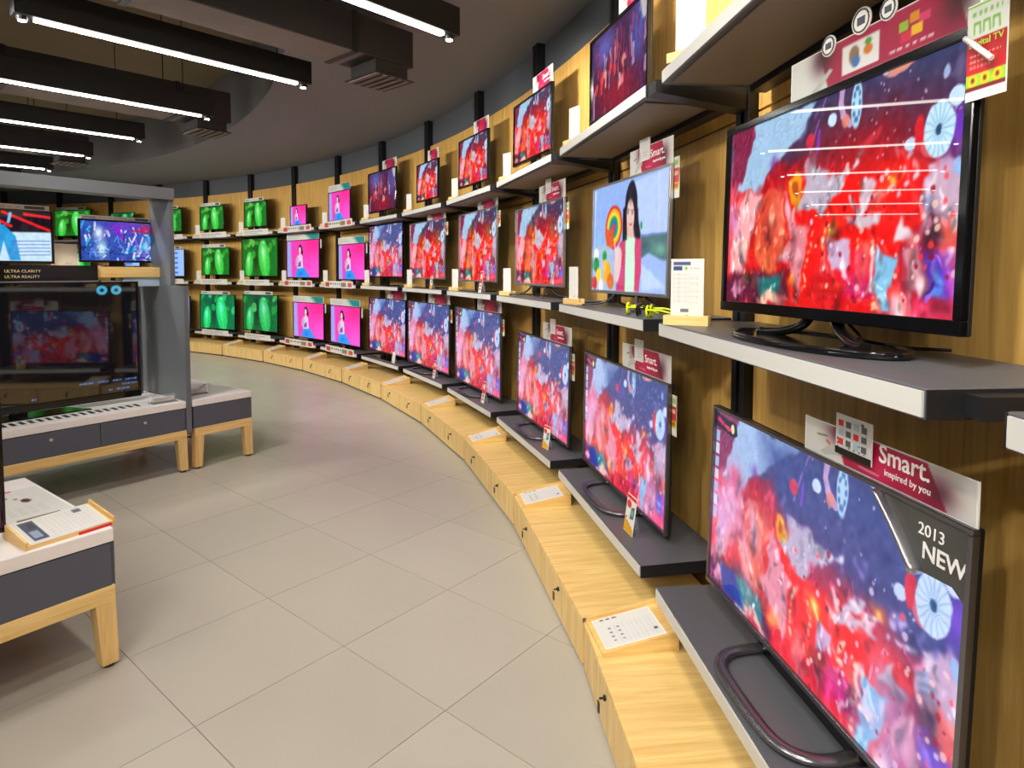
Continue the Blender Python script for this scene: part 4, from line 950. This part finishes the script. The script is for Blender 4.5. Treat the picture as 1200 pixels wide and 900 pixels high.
# small holder on the slotted table and on the short one
for P, lab in ((at(P2, -.12, .1, .55), 'clear acrylic holder on the slotted white table'), (at(P3, -.36, .22, .55), 'clear acrylic holder on the short white table')):
    r = empty('acrylic_holder', P, A_ANG, lab, 'holder'); bx('base_plate', M_ACRYL, r, -.09, .09, -.04, .05, 0, .006)
    k = MB().box(-.09, .09, .0, .004, .006, .06).build('upright', M_ACRYL, r); card('label_strip', r, .16, .035, 'header', 5, .002, (0, -.003, .008))
for k in range(3): 
    r = bx('security_tag', M_SLATE, None, -.012, .012, -.008, .008, 0, .006); r.location = at(P3, -.2+.05*k, .45+.06*k, .55); r.rotation_euler = (0, 0, A_ANG); tag(r, ['small dark security tag beside the acrylic holder on the short table', 'middle one of three dark security tags on the short table', 'dark security tag farthest from the acrylic holder on the short table'][k], 'tag', 'security tags on the short table')
# things on the near table
television('television seen edge-on standing on the near white table', at(P1, -.283-.475, .2, .55), A_ANG, .95, .5, .03, 'streaks', .012, None, 'foot')
r = empty('brochure_tray', at(P1, -.135, .125, .55), A_ANG+rad(4), 'oak tray with dark-pictured leaflet on the near white table', 'tray')
MB().hexa([(-.14, -.1, 0), (.14, -.1, 0), (.14, .1, 0), (-.14, .1, 0)], [(-.14, -.1, .014), (.14, -.1, .014), (.14, .1, .045), (-.14, .1, .045)]).build('tray_body', M_OAK, r)
for s in (-1, 1): MB().hexa([(s*.144-.004, -.1, 0), (s*.144+.004, -.1, 0), (s*.144+.004, .1, 0), (s*.144-.004, .1, 0)], [(s*.144-.004, -.1, .03), (s*.144+.004, -.1, .03), (s*.144+.004, .1, .06), (s*.144-.004, .1, .06)]).build('tray_side', M_OAKY, r)
bx('red_strip', M_RED, r, .02, .135, -.104, -.1, .0, .01)
sh = empty('leaflet', at(P1, -.135, .125, .55), A_ANG+rad(4), 'leaflet with a dark picture lying in the oak table tray', 'leaflet')
q = MB().box(-.13, .13, -.1, .095, 0, .002).build('paper', M_PAPER, sh, (0, 0, .0302)); q.rotation_euler = (math.atan2(.031, .2), 0, 0)
link('print', printed('sheet', 3), None, q, (0, -.098, .0026), (-PI/2, 0, 0), (.254, 1, .19))
sh = empty('leaflet', at(P1, -.13, .56, .5502), A_ANG, 'red-topped white leaflet lying flat on the near white table', 'leaflet')
q = bx('paper', M_PAPER, sh, -.13, .12, -.24, .26, 0, .002); link('print', printed('sheet', 4), None, q, (-.005, -.238, .0026), (-PI/2, 0, 0), (.24, 1, .49))

# ------------------------------------------------------------------ lamps and ducts
LD = Vector((.668, .744, 0)).normalized(); LANG = math.atan2(LD.y, LD.x); LS = Vector((-.776, .631, 0))
def lamp(end, z, label, length=1.6, spot=True, aim=None):
    t = empty('linear_lamp', (end.x, end.y, z), LANG, label, 'lamp', 'black linear lamps hung in rows')
    bx('housing', M_LAMP, t, -length-.1, .1, -.05, .05, .012, .18, .003)
    bx('led_diffuser', M_LED, t, -length, 0, -.018, .018, 0, .013)
    for x in (.055, -length-.055):
        k = MB(); k.disc((x, 0, -.012), .028, .028, .024, 14); k.build('spot_ring', M_LAMP, t)
        k = MB(); k.disc((x, 0, -.014), .02, .02, .003, 12); k.build('spot_bulb', M_BULB, t)
    zc = (Z_CEIL if (Vector((end.x-CX, end.y-CY))).length > 12.2 else 4.1)
    for x, top in ((-.15, zc), (-length+.1, 4.1)):
        MB().tube([(x, 0, .18), (x, 0, top-z)], .004, 5).build('suspension_rod', M_LAMP, t)
    if spot:
        for x in (.055, -length-.055):
            L = bpy.data.lights.new('lamp_spot', 'SPOT'); L.energy = WASH_POWER if x > 0 else SPOT_POWER; L.spot_size = rad(110); L.spot_blend = .7; L.shadow_soft_size = .04; L.color = (1, .95, .86)
            o = bpy.data.objects.new('lamp_spot', L); COL.objects.link(o); o.parent = t; o.location = (x, 0, -.03)
            o.rotation_euler = (0, rad(-58) if x > 0 else 0, 0)
    return t
E0 = Vector((-.416, 3.82, 0))
NAMES = ['lit black linear lamp in the row over the dancers television', 'lit black linear lamp beside the big square duct', 'lit black linear lamp next to the second duct', 'third lit linear lamp past the big square duct', 'fourth lit linear lamp past the big square duct', 'fifth lit linear lamp past the big square duct', 'sixth lit linear lamp past the big square duct', 'seventh lit linear lamp past the big square duct']
for k in range(8):
    e = E0+LS*1.553*k
    lamp(e, 2.95, NAMES[k]); lamp(e-LD*2.1, 2.95, 'inner lamp continuing the %s lamp row from the dancers television' % ORD[k+1])
for k, (x, y) in enumerate(((.2, 2.25), (.1, .65), (-.05, -.95), (-.5, -2.6))):
    e = Vector((x, y, 0)); lamp(e, 2.95, 'linear lamp hung near the bay of the 2013 NEW screen, %s row' % ORD[k+1]); lamp(e-LD*2.1, 2.95, 'inner linear lamp facing the 2013 NEW screen, %s row' % ORD[k+1])
def duct(end, z, w, h, L, label, rods=True):
    t = empty('air_duct', (end.x, end.y, z), LANG, label, 'duct', 'square air ducts under the slab')
    bx('duct_body', M_DUCT, t, -L, 0, -w/2, w/2, .004, h, .004); bx('duct_underside', M_DUCTU, t, -L, -.42, -w/2+.01, w/2-.01, 0, .004)
    g = bx('grille_neck', M_DUCT, t, -.32, -.04, -w/2+.02, w/2-.02, -.08, .004)
    MB().hexa([(-.36, -w/2-.02, -.1), (0, -w/2-.02, -.1), (0, w/2+.02, -.1), (-.36, w/2+.02, -.1)], [(-.32, -w/2+.02, -.08), (-.04, -w/2+.02, -.08), (-.04, w/2-.02, -.08), (-.32, w/2-.02, -.08)]).build('grille_flange', M_DUCT, g)
    for j in range(5): bx('grille_slat', M_DUCTU, g, -.33+j*.065, -.30+j*.065, -w/2+.0, w/2-.0, -.108, -.1)
    for x in (-.5, -1.8, -3.0):
        if -x < L:
            bx('strap', M_LAMP, t, x-.02, x+.02, -w/2-.006, w/2+.006, -.008, h+.006)
            MB().tube([(x, w/2, h), (x, w/2, 4.1-z)], .005, 5).build('hanger_rod', M_LAMP, t)
    return t
duct(Vector((-.85, 4.80, 0)), 3.03, .34, .26, 4.2, 'big square dark duct ending in a grille near the wall')
duct(Vector((-2.95, 6.50, 0)), 3.03, .36, .3, 4.0, 'second dark duct ending behind the third linear lamp')
duct(Vector((-5.65, 8.40, 0)), 3.05, .36, .26, 4.0, 'third dark duct ending beyond the fourth linear lamp')
